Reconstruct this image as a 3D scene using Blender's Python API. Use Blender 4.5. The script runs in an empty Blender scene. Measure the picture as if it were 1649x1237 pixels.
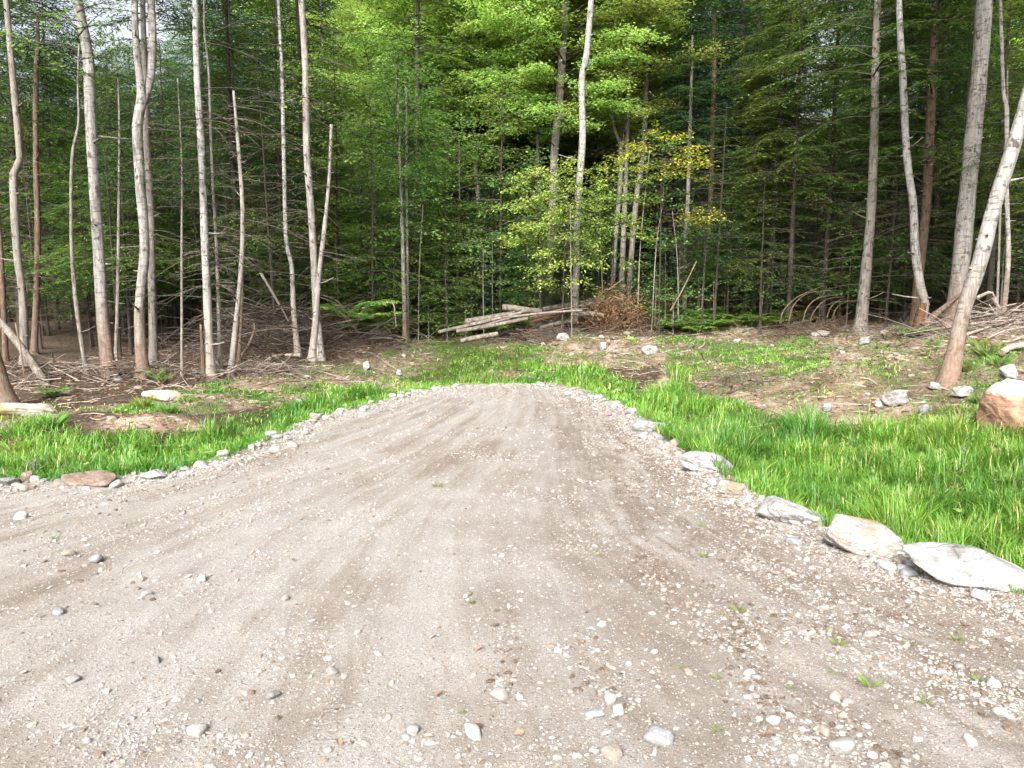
import bpy, math, random
import numpy as np
from mathutils import Vector, Euler
random.seed(7)
rng = np.random.default_rng(7)
S = bpy.context.scene
COL = S.collection
R = math.radians

# ------------------------------------------------------------------ camera model (used to lay the place out from the survey photo)
FPX, CXP, CYP, CAMH = 1246.0, 824.5, 618.5, 1.6
PITCH = math.atan(146.0 / FPX)
CP, SP = math.cos(PITCH), math.sin(PITCH)

def ray(px, py):
    cx = (np.asarray(px, float) - CXP) / FPX
    cy = (np.asarray(py, float) - CYP) / FPX
    return cx, CP - cy * SP, -SP - cy * CP

def at(px, py, Y):
    dx, dy, dz = ray(px, py)
    s = Y / dy
    return np.array([dx * s, Y + 0 * s, CAMH + dz * s]).T

def proj(X, Y, Z):
    X = np.asarray(X, float); Y = np.asarray(Y, float); Z = np.asarray(Z, float) - CAMH
    w = Y * CP - Z * SP
    w = np.where(w < .05, .05, w)
    return CXP + FPX * X / w, CYP - FPX * (Y * SP + Z * CP) / w

def at_z(px, py, z):
    dx, dy, dz = ray(px, py)
    s = (z - CAMH) / dz
    return np.array([dx * s, dy * s, z + 0 * s]).T

# ------------------------------------------------------------------ noise
def _h(ix, iy, seed):
    n = (ix.astype(np.int64) * 374761393 + iy.astype(np.int64) * 668265263 + seed * 974711) & 0x7fffffff
    n = ((n ^ (n >> 13)) * 1274126177) & 0x7fffffff
    n = (n ^ (n >> 16)) & 0xffff
    return n / 65535.0

def vn(x, y, seed=0):
    x = np.asarray(x, float); y = np.asarray(y, float)
    ix = np.floor(x); iy = np.floor(y)
    fx = x - ix; fy = y - iy
    fx = fx * fx * (3 - 2 * fx); fy = fy * fy * (3 - 2 * fy)
    a = _h(ix, iy, seed); b = _h(ix + 1, iy, seed); c = _h(ix, iy + 1, seed); d = _h(ix + 1, iy + 1, seed)
    return (a + (b - a) * fx) * (1 - fy) + (c + (d - c) * fx) * fy - .5

def fbm(x, y, seed=0, oct=4):
    v = 0; a = 1.0
    for k in range(oct):
        v = v + a * vn(np.asarray(x) * 2 ** k + 17.3 * k, np.asarray(y) * 2 ** k - 9.1 * k, seed + k)
        a *= .5
    return v

def sst(a, b, x):
    t = np.clip((x - a) / (b - a), 0, 1)
    return t * t * (3 - 2 * t)

# ------------------------------------------------------------------ terrain
EDGE_PX_L = [(-700, 815), (-300, 800), (0, 786), (130, 777), (250, 766), (330, 750), (420, 717), (500, 681), (600, 655), (660, 636), (720, 623)]
EDGE_PX_R = [(870, 619), (930, 629), (1000, 660), (1050, 698), (1120, 745), (1200, 800), (1330, 862), (1470, 908), (1649, 968)]
EL = np.array([at_z(x, y, 0.0)[:2] for x, y in EDGE_PX_L])
ER = np.array([at_z(x, y, 0.0)[:2] for x, y in EDGE_PX_R])
PAD = np.vstack([[[-40, EL[0, 1] - 1.5]], EL, ER, [[4.6, 1.6], [7.5, -2.5], [9, -14], [-40, -14]]])

def seg_dist(X, Y, poly, closed=True):
    P = np.stack([X.ravel(), Y.ravel()], 1)
    D = np.full(len(P), 1e9); n = len(poly)
    for i in range(n if closed else n - 1):
        a = poly[i]; b = poly[(i + 1) % n]; ab = b - a
        t = np.clip(((P - a) @ ab) / (ab @ ab + 1e-12), 0, 1)
        q = a + t[:, None] * ab
        D = np.minimum(D, np.hypot(P[:, 0] - q[:, 0], P[:, 1] - q[:, 1]))
    return D.reshape(X.shape)

def inside(X, Y, poly):
    x = np.asarray(X); y = np.asarray(Y); c = np.zeros(x.shape, bool); n = len(poly)
    for i in range(n):
        x1, y1 = poly[i]; x2, y2 = poly[(i + 1) % n]
        if y1 == y2: continue
        c ^= ((y1 > y) != (y2 > y)) & (x < (x2 - x1) * (y - y1) / (y2 - y1) + x1)
    return c

def sdist(X, Y):
    X = np.asarray(X, float); Y = np.asarray(Y, float)
    d = seg_dist(X, Y, PAD)
    return np.where(inside(X, Y, PAD), -d, d)

# surveyed spot heights: picture point + height
SPOT = [(0, 765, -.1), (100, 735, -.22), (250, 720, -.22), (400, 690, -.18), (520, 655, -.12), (620, 628, -.06),
        (230, 672, .02), (130, 690, -.1), (0, 665, .02), (100, 648, .06), (300, 640, .06), (450, 620, .06), (550, 600, .1),
        (40, 612, .12), (170, 605, .12), (340, 608, .12), (500, 575, .3), (100, 560, .38), (250, 575, .26), (420, 555, .42),
        (560, 545, .45), (720, 598, .02), (800, 572, .1), (700, 540, .42), (800, 532, .55), (925, 531, .58), (880, 562, .26),
        (1000, 560, .34), (1050, 590, .12), (950, 602, .02), (1050, 640, -.12), (1150, 700, -.24), (1300, 780, -.28),
        (1450, 845, -.28), (1649, 890, -.28), (1150, 600, .15), (1250, 600, .22), (1200, 540, .5), (1400, 600, .36),
        (1390, 512, .86), (1480, 531, .8), (1540, 530, .8), (1525, 614, .42), (1649, 620, .5), (1600, 700, .1), (1500, 700, .02),
        (1350, 690, -.04), (1649, 770, -.06), (1649, 540, .92), (1100, 560, .36), (1300, 560, .45)]
SP_P = [tuple(at_z(x, y, z)) for x, y, z in SPOT]
SP_P += [(-12, 25, .8), (-6, 25, .8), (0, 26, .9), (6, 26, 1.0), (12, 25, 1.2), (-20, 35, 1.2), (0, 36, 1.4), (20, 35, 1.8),
         (-16, 15, .3), (16, 14, 1.2), (-14, 9, -.05), (12, 7, .5), (9, 2, .1), (-6, 20, .5), (6, 21, .75), (-22, 22, .6), (22, 22, 1.4)]
SP_P = np.array(SP_P)

def _tps(P, Q):
    r2 = ((P[:, None, :2] - Q[None, :, :2]) ** 2).sum(-1)
    return np.where(r2 > 1e-12, r2 * np.log(r2 + 1e-12) * .5, 0)
_n = len(SP_P)
_A = np.zeros((_n + 3, _n + 3)); _A[:_n, :_n] = _tps(SP_P, SP_P) + np.eye(_n) * .4
_A[:_n, _n] = 1; _A[:_n, _n + 1:] = SP_P[:, :2]; _A[_n:, :_n] = _A[:_n, _n:].T
_W = np.linalg.solve(_A, np.concatenate([SP_P[:, 2], [0, 0, 0]]))

def bank(X, Y):
    X = np.asarray(X, float); Y = np.asarray(Y, float)
    P = np.stack([X.ravel(), Y.ravel()], 1)
    out = np.empty(len(P))
    for i in range(0, len(P), 20000):
        q = P[i:i + 20000]
        out[i:i + 20000] = _tps(q, SP_P) @ _W[:_n] + _W[_n] + q @ _W[_n + 1:]
    out = out.reshape(X.shape)
    far = np.clip(.35 + np.hypot(X, Y) * .033, .3, 1.6) + np.clip(Y - 26, 0, 70) * .30
    w = sst(26, 40, np.hypot(X, Y * 1.0)) + sst(0, -4, Y) + sst(15, 26, np.abs(X))
    w = np.clip(w, 0, 1)
    return np.clip(out, -.45, 3) * (1 - w) + far * w

def track(X, Y):
    """across-the-drive coordinate (metres at mid drive) and along"""
    xr = np.interp(Y, ER[::-1, 1], ER[::-1, 0]) + np.clip(ER[-1, 1] - Y, 0, 20) * .75
    # blend the left flare so the wheel tracks turn smoothly
    xl2 = -1.15 - .35 * np.clip(13.3 - Y, 0, 30) - .045 * np.clip(9.5 - Y, 0, 30) ** 2
    t = (X - xl2) / (xr - xl2)
    return t

TREADS = [(525, 1015, .13, .30), (310, 1078, .10, .14), (535, 1160, .13, .25), (820, 1000, .08, .25), (40, 1005, .16, .2), (895, 950, .07, .3), (560, 925, .10, .25), (1180, 985, .10, .22)]
def tread(X, Y, t):
    m = np.zeros(X.shape)
    for px, py, a, b in TREADS:
        g = at_z(px, py, 0.0)
        m = np.maximum(m, np.clip(1.7 - 1.7 * np.sqrt(((X - g[0] - (Y - g[1]) * g[0] * .12) / a) ** 2 + ((Y - g[1]) / b) ** 2), 0, 1))
    return m

def zf(X, Y):
    X = np.asarray(X, float); Y = np.asarray(Y, float)
    d = sdist(X, Y)
    b = bank(X, Y) + .10 * fbm(X * .8, Y * .8, 3) * sst(.3, 2, d) + .075 * fbm(X * 2.6, Y * 2.6, 9, 4) * sst(.1, .8, d)
    for mx, my, mh, ma, mb in ((-3.7, 17.3, .55, 1.5, 1.0), (-5.3, 17.0, .3, 1.3, .9), (2.5, 20.3, .3, .7, .6), (1.7, 18.4, .22, 1.5, .9), (5.4, 11.6, .25, 1.6, 1.3), (3.4, 14.2, .16, 1.3, 1.2)): b = b + mh * np.exp(-((X - mx) / ma) ** 2 - ((Y - my) / mb) ** 2)
    t = track(X, Y)
    road = .035 * fbm(t * 10, Y * .14, 21, 3) + .018 * fbm(t * 32, Y * .3, 25, 2) + .012 * fbm(X * 3.2, Y * 3.2, 31, 3)
    road = road + .03 * np.exp(-(d / .22) ** 2) * (d < .5) + .02 * fbm(X * 5, Y * 5, 35, 2) * sst(-.5, 0, d)
    return road * (1 - sst(.0, .35, d)) + b * sst(.0, .9, d)

def z1(x, y):
    return float(zf(np.array([x]), np.array([y]))[0])

def ground_hit(px, py):
    """where the sight line through a picture point meets the terrain"""
    dx, dy, dz = [float(v) for v in ray(px, py)]
    s = np.linspace(2, 60, 1600)
    X, Y, Z = dx * s, dy * s, CAMH + dz * s
    g = zf(X, Y)
    k = np.argmax(Z < g)
    if not (Z < g).any(): k = len(s) - 1
    return np.array([X[k], Y[k], g[k]])

# ------------------------------------------------------------------ mesh builder
class MB:
    def __init__(s):
        s.V = []; s.Q = []; s.T = []; s.A = []; s.n = 0; s.qm = []; s.tm = []
    def add(s, V, Q=None, T=None, a=None, mi=0):
        V = np.asarray(V, float).reshape(-1, 3)
        if Q is not None and len(Q):
            Q = np.asarray(Q, np.int64).reshape(-1, 4); s.Q.append(Q + s.n); s.qm.append(np.full(len(Q), mi))
        if T is not None and len(T):
            T = np.asarray(T, np.int64).reshape(-1, 3); s.T.append(T + s.n); s.tm.append(np.full(len(T), mi))
        s.V.append(V)
        s.A.append(np.broadcast_to(np.asarray(.5 if a is None else a, float), (len(V),)))
        s.n += len(V)
    def mesh(s, name, mats, smooth=True):
        V = np.concatenate(s.V) if s.V else np.zeros((0, 3))
        Q = np.concatenate(s.Q) if s.Q else np.zeros((0, 4), np.int64)
        T = np.concatenate(s.T) if s.T else np.zeros((0, 3), np.int64)
        return raw_mesh(name, V, Q, T, mats, smooth, {'rnd': np.concatenate(s.A)} if s.A else {},
                        np.concatenate(s.qm + s.tm) if (s.qm or s.tm) else None)
    def build(s, name, mats, parent=None, smooth=True, loc=None):
        return link(name, s.mesh(name, mats, smooth), parent, loc)

def raw_mesh(name, V, Q, T, mats, smooth=True, attrs={}, mi=None):
    me = bpy.data.meshes.new(name)
    me.vertices.add(len(V)); me.vertices.foreach_set('co', np.ascontiguousarray(V, np.float32).ravel())
    nl = len(Q) * 4 + len(T) * 3; nf = len(Q) + len(T)
    me.loops.add(nl); me.polygons.add(nf)
    me.loops.foreach_set('vertex_index', np.concatenate([Q.ravel(), T.ravel()]).astype(np.int32))
    me.polygons.foreach_set('loop_start', np.concatenate([np.arange(len(Q)) * 4, len(Q) * 4 + np.arange(len(T)) * 3]).astype(np.int32))
    me.polygons.foreach_set('use_smooth', np.full(nf, smooth))
    if not isinstance(mats, (list, tuple)): mats = [mats]
    for m in mats: me.materials.append(m)
    if mi is not None and len(mats) > 1: me.polygons.foreach_set('material_index', mi.astype(np.int32))
    for k, a in attrs.items():
        at_ = me.attributes.new(k, 'FLOAT', 'POINT'); at_.data.foreach_set('value', np.ascontiguousarray(a, np.float32))
    me.update(calc_edges=True)
    return me

def link(name, me, parent=None, loc=None, rot=None, scale=None):
    o = bpy.data.objects.new(name, me); COL.objects.link(o)
    if parent is not None: o.parent = parent
    if loc is not None: o.location = loc
    if rot is not None: o.rotation_euler = rot
    if scale is not None: o.scale = scale
    return o

def tag(o, label, cat, group=None, kind=None):
    o['label'] = label; o['category'] = cat
    if group: o['group'] = group
    if kind: o['kind'] = kind
    return o

def empty(name, loc, label, cat, group=None):
    o = bpy.data.objects.new(name, None); COL.objects.link(o); o.location = loc; o.empty_display_size = .2
    return tag(o, label, cat, group)

def tube(P, rad, n=8, rough=0.0, seed=0, cap=True):
    P = np.asarray(P, float); m = len(P)
    rad = np.broadcast_to(np.asarray(rad, float), (m,))
    T = np.gradient(P, axis=0); T /= np.linalg.norm(T, axis=1)[:, None] + 1e-9
    ref = np.array([1., 0, 0]) if abs(T[0, 0]) < .8 else np.array([0, 0, 1.])
    B = np.cross(T, ref); B /= np.linalg.norm(B, axis=1)[:, None] + 1e-9
    N = np.cross(B, T)
    a = np.arange(n) / n * 2 * math.pi
    r = rad[:, None] * np.ones((m, n))
    if rough:
        r = r * (1 + rough * fbm(np.arange(m)[:, None] * .35 + 0 * a[None], np.cos(a)[None] * 1.3 + np.sin(a)[None] * 2.1 + seed, seed, 3) * 2)
    V = P[:, None] + r[..., None] * (np.cos(a)[None, :, None] * N[:, None] + np.sin(a)[None, :, None] * B[:, None])
    i = np.arange(m - 1)[:, None] * n; j = np.arange(n)[None]; k = (j + 1) % n
    Q = np.stack([i + j, i + k, i + n + k, i + n + j], -1).reshape(-1, 4)
    V = V.reshape(-1, 3); Tt = None
    if cap:
        V = np.vstack([V, P[:1], P[-1:]]); c0, c1 = m * n, m * n + 1
        jj = np.arange(n); kk = (jj + 1) % n
        Tt = np.vstack([np.stack([np.full(n, c0), kk, jj], 1), np.stack([np.full(n, c1), (m - 1) * n + jj, (m - 1) * n + kk], 1)])
    return V, Q, Tt

def spline(P, step):
    """Catmull-Rom resample"""
    P = np.asarray(P, float)
    if len(P) < 3:
        n = max(2, int(np.linalg.norm(P[-1] - P[0]) / step)); u = np.linspace(0, 1, n + 1)[:, None]
        return P[0] * (1 - u) + P[-1] * u
    E = np.vstack([2 * P[0] - P[1], P, 2 * P[-1] - P[-2]]); out = []
    for i in range(1, len(E) - 2):
        p0, p1, p2, p3 = E[i - 1:i + 3]
        n = max(2, int(np.linalg.norm(p2[:3] - p1[:3]) / step)); u = (np.arange(n) / n)[:, None]
        out.append(.5 * (2 * p1 + (p2 - p0) * u + (2 * p0 - 5 * p1 + 4 * p2 - p3) * u ** 2 + (3 * p1 - p0 - 3 * p2 + p3) * u ** 3))
    return np.vstack(out + [P[-1:]])

# ------------------------------------------------------------------ materials
def newmat(name):
    m = bpy.data.materials.new(name); m.use_nodes = True
    nt = m.node_tree; nt.nodes.clear()
    return m, nt
class NT:
    def __init__(s, nt): s.nt = nt
    def n(s, typ, **kw):
        nd = s.nt.nodes.new(typ)
        for k, v in kw.items():
            if k.startswith('i_'):
                key = k[2:]; key = int(key) if key.isdigit() else key.replace('_', ' ')
                if isinstance(v, bpy.types.NodeSocket): s.nt.links.new(v, nd.inputs[key])
                else: nd.inputs[key].default_value = v
            else: setattr(nd, k, v)
        return nd
    def l(s, a, b): s.nt.links.new(a, b)
    def noise(s, vec, scale, detail=4, rough=.55):
        return s.n('ShaderNodeTexNoise', i_Vector=vec, i_Scale=scale, i_Detail=detail, i_Roughness=rough).outputs['Fac']
    def mapping(s, vec, sc): return s.n('ShaderNodeMapping', i_Vector=vec, i_Scale=sc).outputs[0]
    def ramp(s, fac, stops):
        r = s.n('ShaderNodeValToRGB', i_Fac=fac); e = r.color_ramp.elements
        while len(e) < len(stops): e.new(.5)
        for k, (p, c) in enumerate(stops):
            e[k].position = p; e[k].color = (c if isinstance(c, (tuple, list)) else (c, c, c)) + ((1,) if not isinstance(c, (tuple, list)) or len(c) == 3 else ())
        return r.outputs[0]
    def mix(s, fac, a, b, blend='MIX'):
        m = s.n('ShaderNodeMix', data_type='RGBA', blend_type=blend)
        for sk, v in ((m.inputs['Factor'], fac), (m.inputs['A'], a), (m.inputs['B'], b)):
            pass
        ins = [m.inputs[0], m.inputs[6], m.inputs[7]]
        for sk, v in zip(ins, (fac, a, b)):
            if isinstance(v, bpy.types.NodeSocket): s.l(v, sk)
            else: sk.default_value = v if not isinstance(v, tuple) or len(v) == 4 else v + (1,)
        return m.outputs[2]
    def math(s, op, a, b=0.0, clamp=False):
        m = s.n('ShaderNodeMath', operation=op, use_clamp=clamp)
        for k, v in enumerate((a, b)):
            if isinstance(v, bpy.types.NodeSocket): s.l(v, m.inputs[k])
            else: m.inputs[k].default_value = v
        return m.outputs[0]
    def attr(s, name): return s.n('ShaderNodeAttribute', attribute_name=name).outputs['Fac']
    def bump(s, h, strength, dist): return s.n('ShaderNodeBump', i_Height=h, i_Strength=strength, i_Distance=dist).outputs[0]
    def pbsdf(s, col, rough=.8, normal=None, spec=.3):
        b = s.n('ShaderNodeBsdfPrincipled')
        if isinstance(col, bpy.types.NodeSocket): s.l(col, b.inputs['Base Color'])
        else: b.inputs['Base Color'].default_value = col + (1,)
        if isinstance(rough, bpy.types.NodeSocket): s.l(rough, b.inputs['Roughness'])
        else: b.inputs['Roughness'].default_value = rough
        b.inputs['Specular IOR Level'].default_value = spec
        if normal is not None: s.l(normal, b.inputs['Normal'])
        return b.outputs[0]
    def out(s, sh): s.l(sh, s.n('ShaderNodeOutputMaterial').inputs[0])

def leaf_mat(name, c1, c2, c3=None, trans=.35, rough=.55, spec=.3, tcol=1.5):
    m, nt = newmat(name); N = NT(nt)
    r = N.attr('rnd'); o = N.n('ShaderNodeObjectInfo').outputs['Random']
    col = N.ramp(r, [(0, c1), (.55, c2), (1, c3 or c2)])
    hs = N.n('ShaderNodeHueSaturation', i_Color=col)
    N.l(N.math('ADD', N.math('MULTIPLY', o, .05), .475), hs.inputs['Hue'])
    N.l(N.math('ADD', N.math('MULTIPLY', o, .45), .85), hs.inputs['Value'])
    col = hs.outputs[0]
    tc = N.mix(1.0, col, (tcol * .9, tcol * .95, tcol * .62), 'MULTIPLY')
    p = N.pbsdf(col, rough, None, spec)
    t = N.n('ShaderNodeBsdfTranslucent', i_Color=tc).outputs[0]
    N.out(N.n('ShaderNodeMixShader', i_0=trans, i_1=p, i_2=t).outputs[0])
    return m

def bark_mat(name, base, dark, lichen=None, lenticel=0.0, fissure=.5, low=None):
    """base/dark colours, horizontal lenticels for birch-like bark, vertical fissures for the rest; low = colour of the weathered foot"""
    m, nt = newmat(name); N = NT(nt)
    v = N.n('ShaderNodeTexCoord').outputs['Object']
    o = N.n('ShaderNodeObjectInfo').outputs['Random']
    vv = N.n('ShaderNodeVectorMath', operation='ADD', i_0=v)
    cmb = N.n('ShaderNodeCombineXYZ', i_X=N.math('MULTIPLY', o, 37.0), i_Z=N.math('MULTIPLY', o, 91.0)); N.l(cmb.outputs[0], vv.inputs[1]); v2 = vv.outputs[0]
    fis = N.noise(N.mapping(v2, (28, 28, 3.2)), 1.0, 6, .7)
    big = N.noise(N.mapping(v2, (4, 4, 1.2)), 1.0, 5, .65)
    mid = N.noise(N.mapping(v2, (11, 11, 7)), 1.0, 5, .7)
    col = N.mix(N.ramp(fis, [(.38, 1.0), (.62, 0.0)]), base, dark)
    col = N.mix(N.math('MULTIPLY', N.ramp(big, [(.42, 0.0), (.60, 1.0)]), .75), col, tuple(.55 * b + .45 * d for b, d in zip(base, dark)))
    h = fis
    if lichen: col = N.mix(N.ramp(mid, [(.5, 0.0), (.62, .75)]), col, lichen)
    if lenticel:
        ln = N.noise(N.mapping(v2, (5, 5, 24)), 1.0, 5, .75)
        lm = N.math('MULTIPLY', N.ramp(ln, [(.53, 0.0), (.62, 1.0)]), lenticel)
        col = N.mix(lm, col, dark)
        sp = N.noise(N.mapping(v2, (9, 9, 6.5)), 1.0, 4, .65)
        col = N.mix(N.math('MULTIPLY', N.ramp(sp, [(.585, 0.0), (.63, 1.0)]), .8), col, (.03, .022, .016))
    if low:
        z = N.n('ShaderNodeSeparateXYZ', i_0=v).outputs[2]
        f = N.math('ADD', N.math('MULTIPLY', z, -.75), N.math('ADD', N.math('MULTIPLY', mid, 1.8), .35), True)
        col = N.mix(N.math('MULTIPLY', f, .8), col, N.mix(fis, tuple(c * .35 for c in low), tuple(c * 1.4 for c in low)))
    N.out(N.pbsdf(col, .9, N.bump(N.math('ADD', h, N.math('MULTIPLY', mid, .6)), .9 * fissure, .03), .2))
    return m

def rock_mat(name, c1, c2, c3, stain=None, moss=None, scale=1.0):
    m, nt = newmat(name); N = NT(nt)
    v = N.n('ShaderNodeTexCoord').outputs['Object']
    o = N.n('ShaderNodeObjectInfo').outputs['Random']
    vv = N.n('ShaderNodeVectorMath', operation='ADD', i_0=v)
    cmb = N.n('ShaderNodeCombineXYZ', i_X=N.math('MULTIPLY', o, 37.0), i_Z=N.math('MULTIPLY', o, 91.0)); N.l(cmb.outputs[0], vv.inputs[1]); v = vv.outputs[0]
    a = N.noise(v, 6 * scale, 6, .65); b = N.noise(N.mapping(v, (4, 4, 14)), scale * 1.5, 5, .6); g = N.noise(v, 90 * scale, 2, .6)
    col = N.ramp(a, [(.32, c2), (.47, c1), (.66, c3)])
    col = N.mix(N.ramp(b, [(.48, 0.0), (.64, .75)]), col, c2)
    cr = N.n('ShaderNodeTexVoronoi', i_Vector=N.mix(.12, v, N.n('ShaderNodeTexNoise', i_Vector=v, i_Scale=5.0).outputs['Color']), i_Scale=5.5 * scale, feature='DISTANCE_TO_EDGE').outputs['Distance']
    crm = N.math('MULTIPLY', N.ramp(cr, [(.0, 1.0), (.035, 0.0)]), N.ramp(N.noise(v, 2.5 * scale, 3), [(.5, 0.0), (.62, .4)]))
    col = N.mix(crm, col, tuple(c * .35 for c in c2))
    li = N.noise(v, 21 * scale, 5, .7); col = N.mix(N.ramp(li, [(.56, 0.0), (.66, .6)]), col, tuple(c * .6 for c in c2))
    if stain:
        st = N.noise(v, 3.2 * scale, 4, .6)
        col = N.mix(N.ramp(st, [(.5, 0.0), (.6, .8)]), col, stain)
    if moss:
        st = N.noise(v, 2.2 * scale, 5, .65)
        col = N.mix(N.ramp(st, [(.50, 0.0), (.60, .75)]), col, moss)
    col = N.mix(N.ramp(g, [(.6, 0.0), (.75, .55)]), col, tuple(c * .35 for c in c2))
    N.out(N.pbsdf(col, .85, N.bump(N.math('ADD', N.math('SUBTRACT', N.math('ADD', a, N.math('MULTIPLY', li, .6)), N.math('MULTIPLY', crm, .6)), N.math('MULTIPLY', g, .3)), .9, .04), .2))
    return m

# ------------------------------------------------------------------ palettes
M = {}
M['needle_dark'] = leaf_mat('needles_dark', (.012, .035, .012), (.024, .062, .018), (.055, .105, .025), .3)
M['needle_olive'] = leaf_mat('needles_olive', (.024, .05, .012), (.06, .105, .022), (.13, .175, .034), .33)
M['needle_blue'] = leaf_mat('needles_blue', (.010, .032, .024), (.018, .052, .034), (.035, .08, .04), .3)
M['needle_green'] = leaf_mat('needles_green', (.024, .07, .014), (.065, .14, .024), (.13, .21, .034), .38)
M['leaf_mid'] = leaf_mat('leaves_mid', (.052, .115, .030), (.115, .195, .050), (.20, .28, .08), .47)
M['leaf_lime'] = leaf_mat('leaves_lime', (.165, .23, .062), (.265, .34, .095), (.37, .415, .14), .52)
M['leaf_hazy'] = leaf_mat('leaves_hazy_blue_green', (.06, .12, .065), (.10, .17, .09), (.17, .24, .12), .45)  # blue-green distance haze painted into the leaf colour
M['leaf_yellow'] = leaf_mat('leaves_yellow_green', (.15, .23, .05), (.25, .32, .075), (.35, .39, .11), .45)
M['leaf_orange'] = leaf_mat('leaves_orange', (.18, .21, .03), (.29, .29, .04), (.36, .28, .05), .4)
M['fern'] = leaf_mat('fern_fronds', (.05, .11, .018), (.10, .17, .03), (.19, .24, .045), .4)
M['fern_brown'] = leaf_mat('fern_brown', (.14, .10, .025), (.24, .16, .03), (.34, .24, .05), .3)
M['grass'] = leaf_mat('grass_blades', (.046, .125, .016), (.115, .235, .028), (.30, .30, .10), .4, .45, .35, 1.3)
M['dead_leaf'] = leaf_mat('dead_leaves', (.09, .055, .032), (.17, .11, .065), (.26, .18, .11), .15)
M['rust'] = leaf_mat('rust_needles', (.075, .034, .018), (.13, .058, .028), (.19, .095, .045), .2)
M['bark_pale'] = bark_mat('bark_pale', (.265, .258, .245), (.068, .058, .05), (.22, .21, .185), .95, .6, (.13, .08, .05))
M['bark_white'] = bark_mat('bark_white', (.28, .278, .27), (.07, .06, .053), (.26, .25, .235), .95, .6, (.26, .22, .18))
M['bark_pink'] = bark_mat('bark_pinkish', (.24, .222, .205), (.08, .066, .058), (.22, .20, .175), .35, .6)
M['bark_brown'] = bark_mat('bark_brown', (.14, .095, .066), (.04, .026, .018), (.12, .105, .08), 0, 1.0)
M['bark_tan'] = bark_mat('bark_tan', (.185, .167, .148), (.06, .05, .043), (.18, .165, .14), .25, .8)
M['bark_dark'] = bark_mat('bark_dark', (.06, .047, .037), (.02, .015, .012), (.055, .052, .042), 0, 1.0)
M['bark_grey'] = bark_mat('bark_grey', (.20, .18, .155), (.07, .058, .048), (.16, .155, .135), .35, .6)
M['deadwood'] = bark_mat('dead_twigs', (.10, .083, .068), (.04, .032, .026), None, 0, .3)
M['driftwood'] = bark_mat('weathered_wood', (.32, .27, .23), (.13, .10, .08), None, 0, .7)
M['logbark'] = bark_mat('log_bark', (.155, .128, .105), (.05, .04, .031), (.19, .178, .155), .4, .9)
M['rotwood'] = bark_mat('rotten_wood', (.13, .062, .034), (.045, .024, .014), None, 0, 1.0)
M['cutwood'] = bark_mat('cut_wood', (.25, .20, .15), (.14, .105, .075), None, 0, .4)
M['rock_pale'] = rock_mat('pale_granite', (.25, .247, .24), (.115, .109, .103), (.31, .307, .30))
M['rock_tan'] = rock_mat('stained_granite', (.25, .235, .215), (.13, .11, .09), (.31, .30, .285), (.19, .145, .105))
M['rock_pink'] = rock_mat('pinkish_stone', (.175, .125, .10), (.10, .068, .052), (.22, .18, .155))
M['rock_moss'] = rock_mat('mossy_slab', (.32, .295, .26), (.18, .16, .135), (.40, .37, .335), None, (.16, .12, .03))
M['rock_grey'] = rock_mat('grey_stone', (.21, .205, .20), (.12, .115, .11), (.28, .275, .27), None, None, 3)
M['rock_white'] = rock_mat('white_stone', (.25, .243, .232), (.13, .122, .112), (.30, .295, .285), None, None, 2)

def cob_mat(name, c):
    m, nt = newmat(name); N = NT(nt); v = N.n('ShaderNodeTexCoord').outputs['Object']; o = N.n('ShaderNodeObjectInfo').outputs['Random']
    a = N.noise(v, 3.0, 5, .65); g = N.noise(v, 14.0, 4, .7)
    col = N.ramp(a, [(.3, tuple(q * .7 for q in c)), (.6, c)]); col = N.mix(N.ramp(g, [(.5, 0.0), (.7, .45)]), col, tuple(q * .55 for q in c))
    hs = N.n('ShaderNodeHueSaturation', i_Color=col); N.l(N.math('ADD', N.math('MULTIPLY', o, .7), .6), hs.inputs['Value'])
    N.out(N.pbsdf(hs.outputs[0], .8, N.bump(N.math('ADD', a, g), .5, .05), .3)); return m
M['cob_pale'] = cob_mat('cobble_pale', (.29, .28, .265)); M['cob_grey'] = cob_mat('cobble_grey', (.20, .205, .215)); M['cob_tan'] = cob_mat('cobble_tan', (.24, .205, .17))
def capped_rock():
    m, nt = newmat('brown_rock_pale_top'); N = NT(nt)
    v = N.n('ShaderNodeTexCoord').outputs['Object']
    a = N.noise(v, 7, 6, .65); b = N.noise(N.mapping(v, (3, 3, 9)), 2, 5, .6)
    br = N.ramp(a, [(.3, (.10, .055, .036)), (.5, (.20, .115, .075)), (.7, (.30, .20, .145))])
    z = N.n('ShaderNodeSeparateXYZ', i_0=v).outputs[2]
    f = N.math('ADD', N.math('MULTIPLY', z, 14.0), N.math('ADD', N.math('MULTIPLY', b, 2.5), -3.0), True)
    col = N.mix(f, br, N.ramp(a, [(.3, (.24, .22, .20)), (.6, (.42, .41, .39))]))
    N.out(N.pbsdf(col, .85, N.bump(N.math('ADD', a, b), .8, .04), .25)); return m
M['rock_brown'] = capped_rock()
def pebble_mat():
    m, nt = newmat('pebbles'); N = NT(nt)
    r = N.attr('rnd')
    col = N.ramp(r, [(0, (.038, .025, .018)), (.18, (.09, .066, .048)), (.36, (.15, .126, .103)), (.58, (.20, .186, .167)), (.76, (.18, .184, .194)), (.9, (.235, .228, .218)), (1, (.32, .315, .305))])
    p = N.n('ShaderNodeNewGeometry').outputs['Position']
    g = N.noise(p, 160, 3, .6)
    col = N.mix(N.ramp(g, [(.45, 0.0), (.7, .5)]), col, (.22, .17, .13))
    N.out(N.pbsdf(col, .8, None, .3)); return m
M['pebble'] = pebble_mat()

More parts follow.
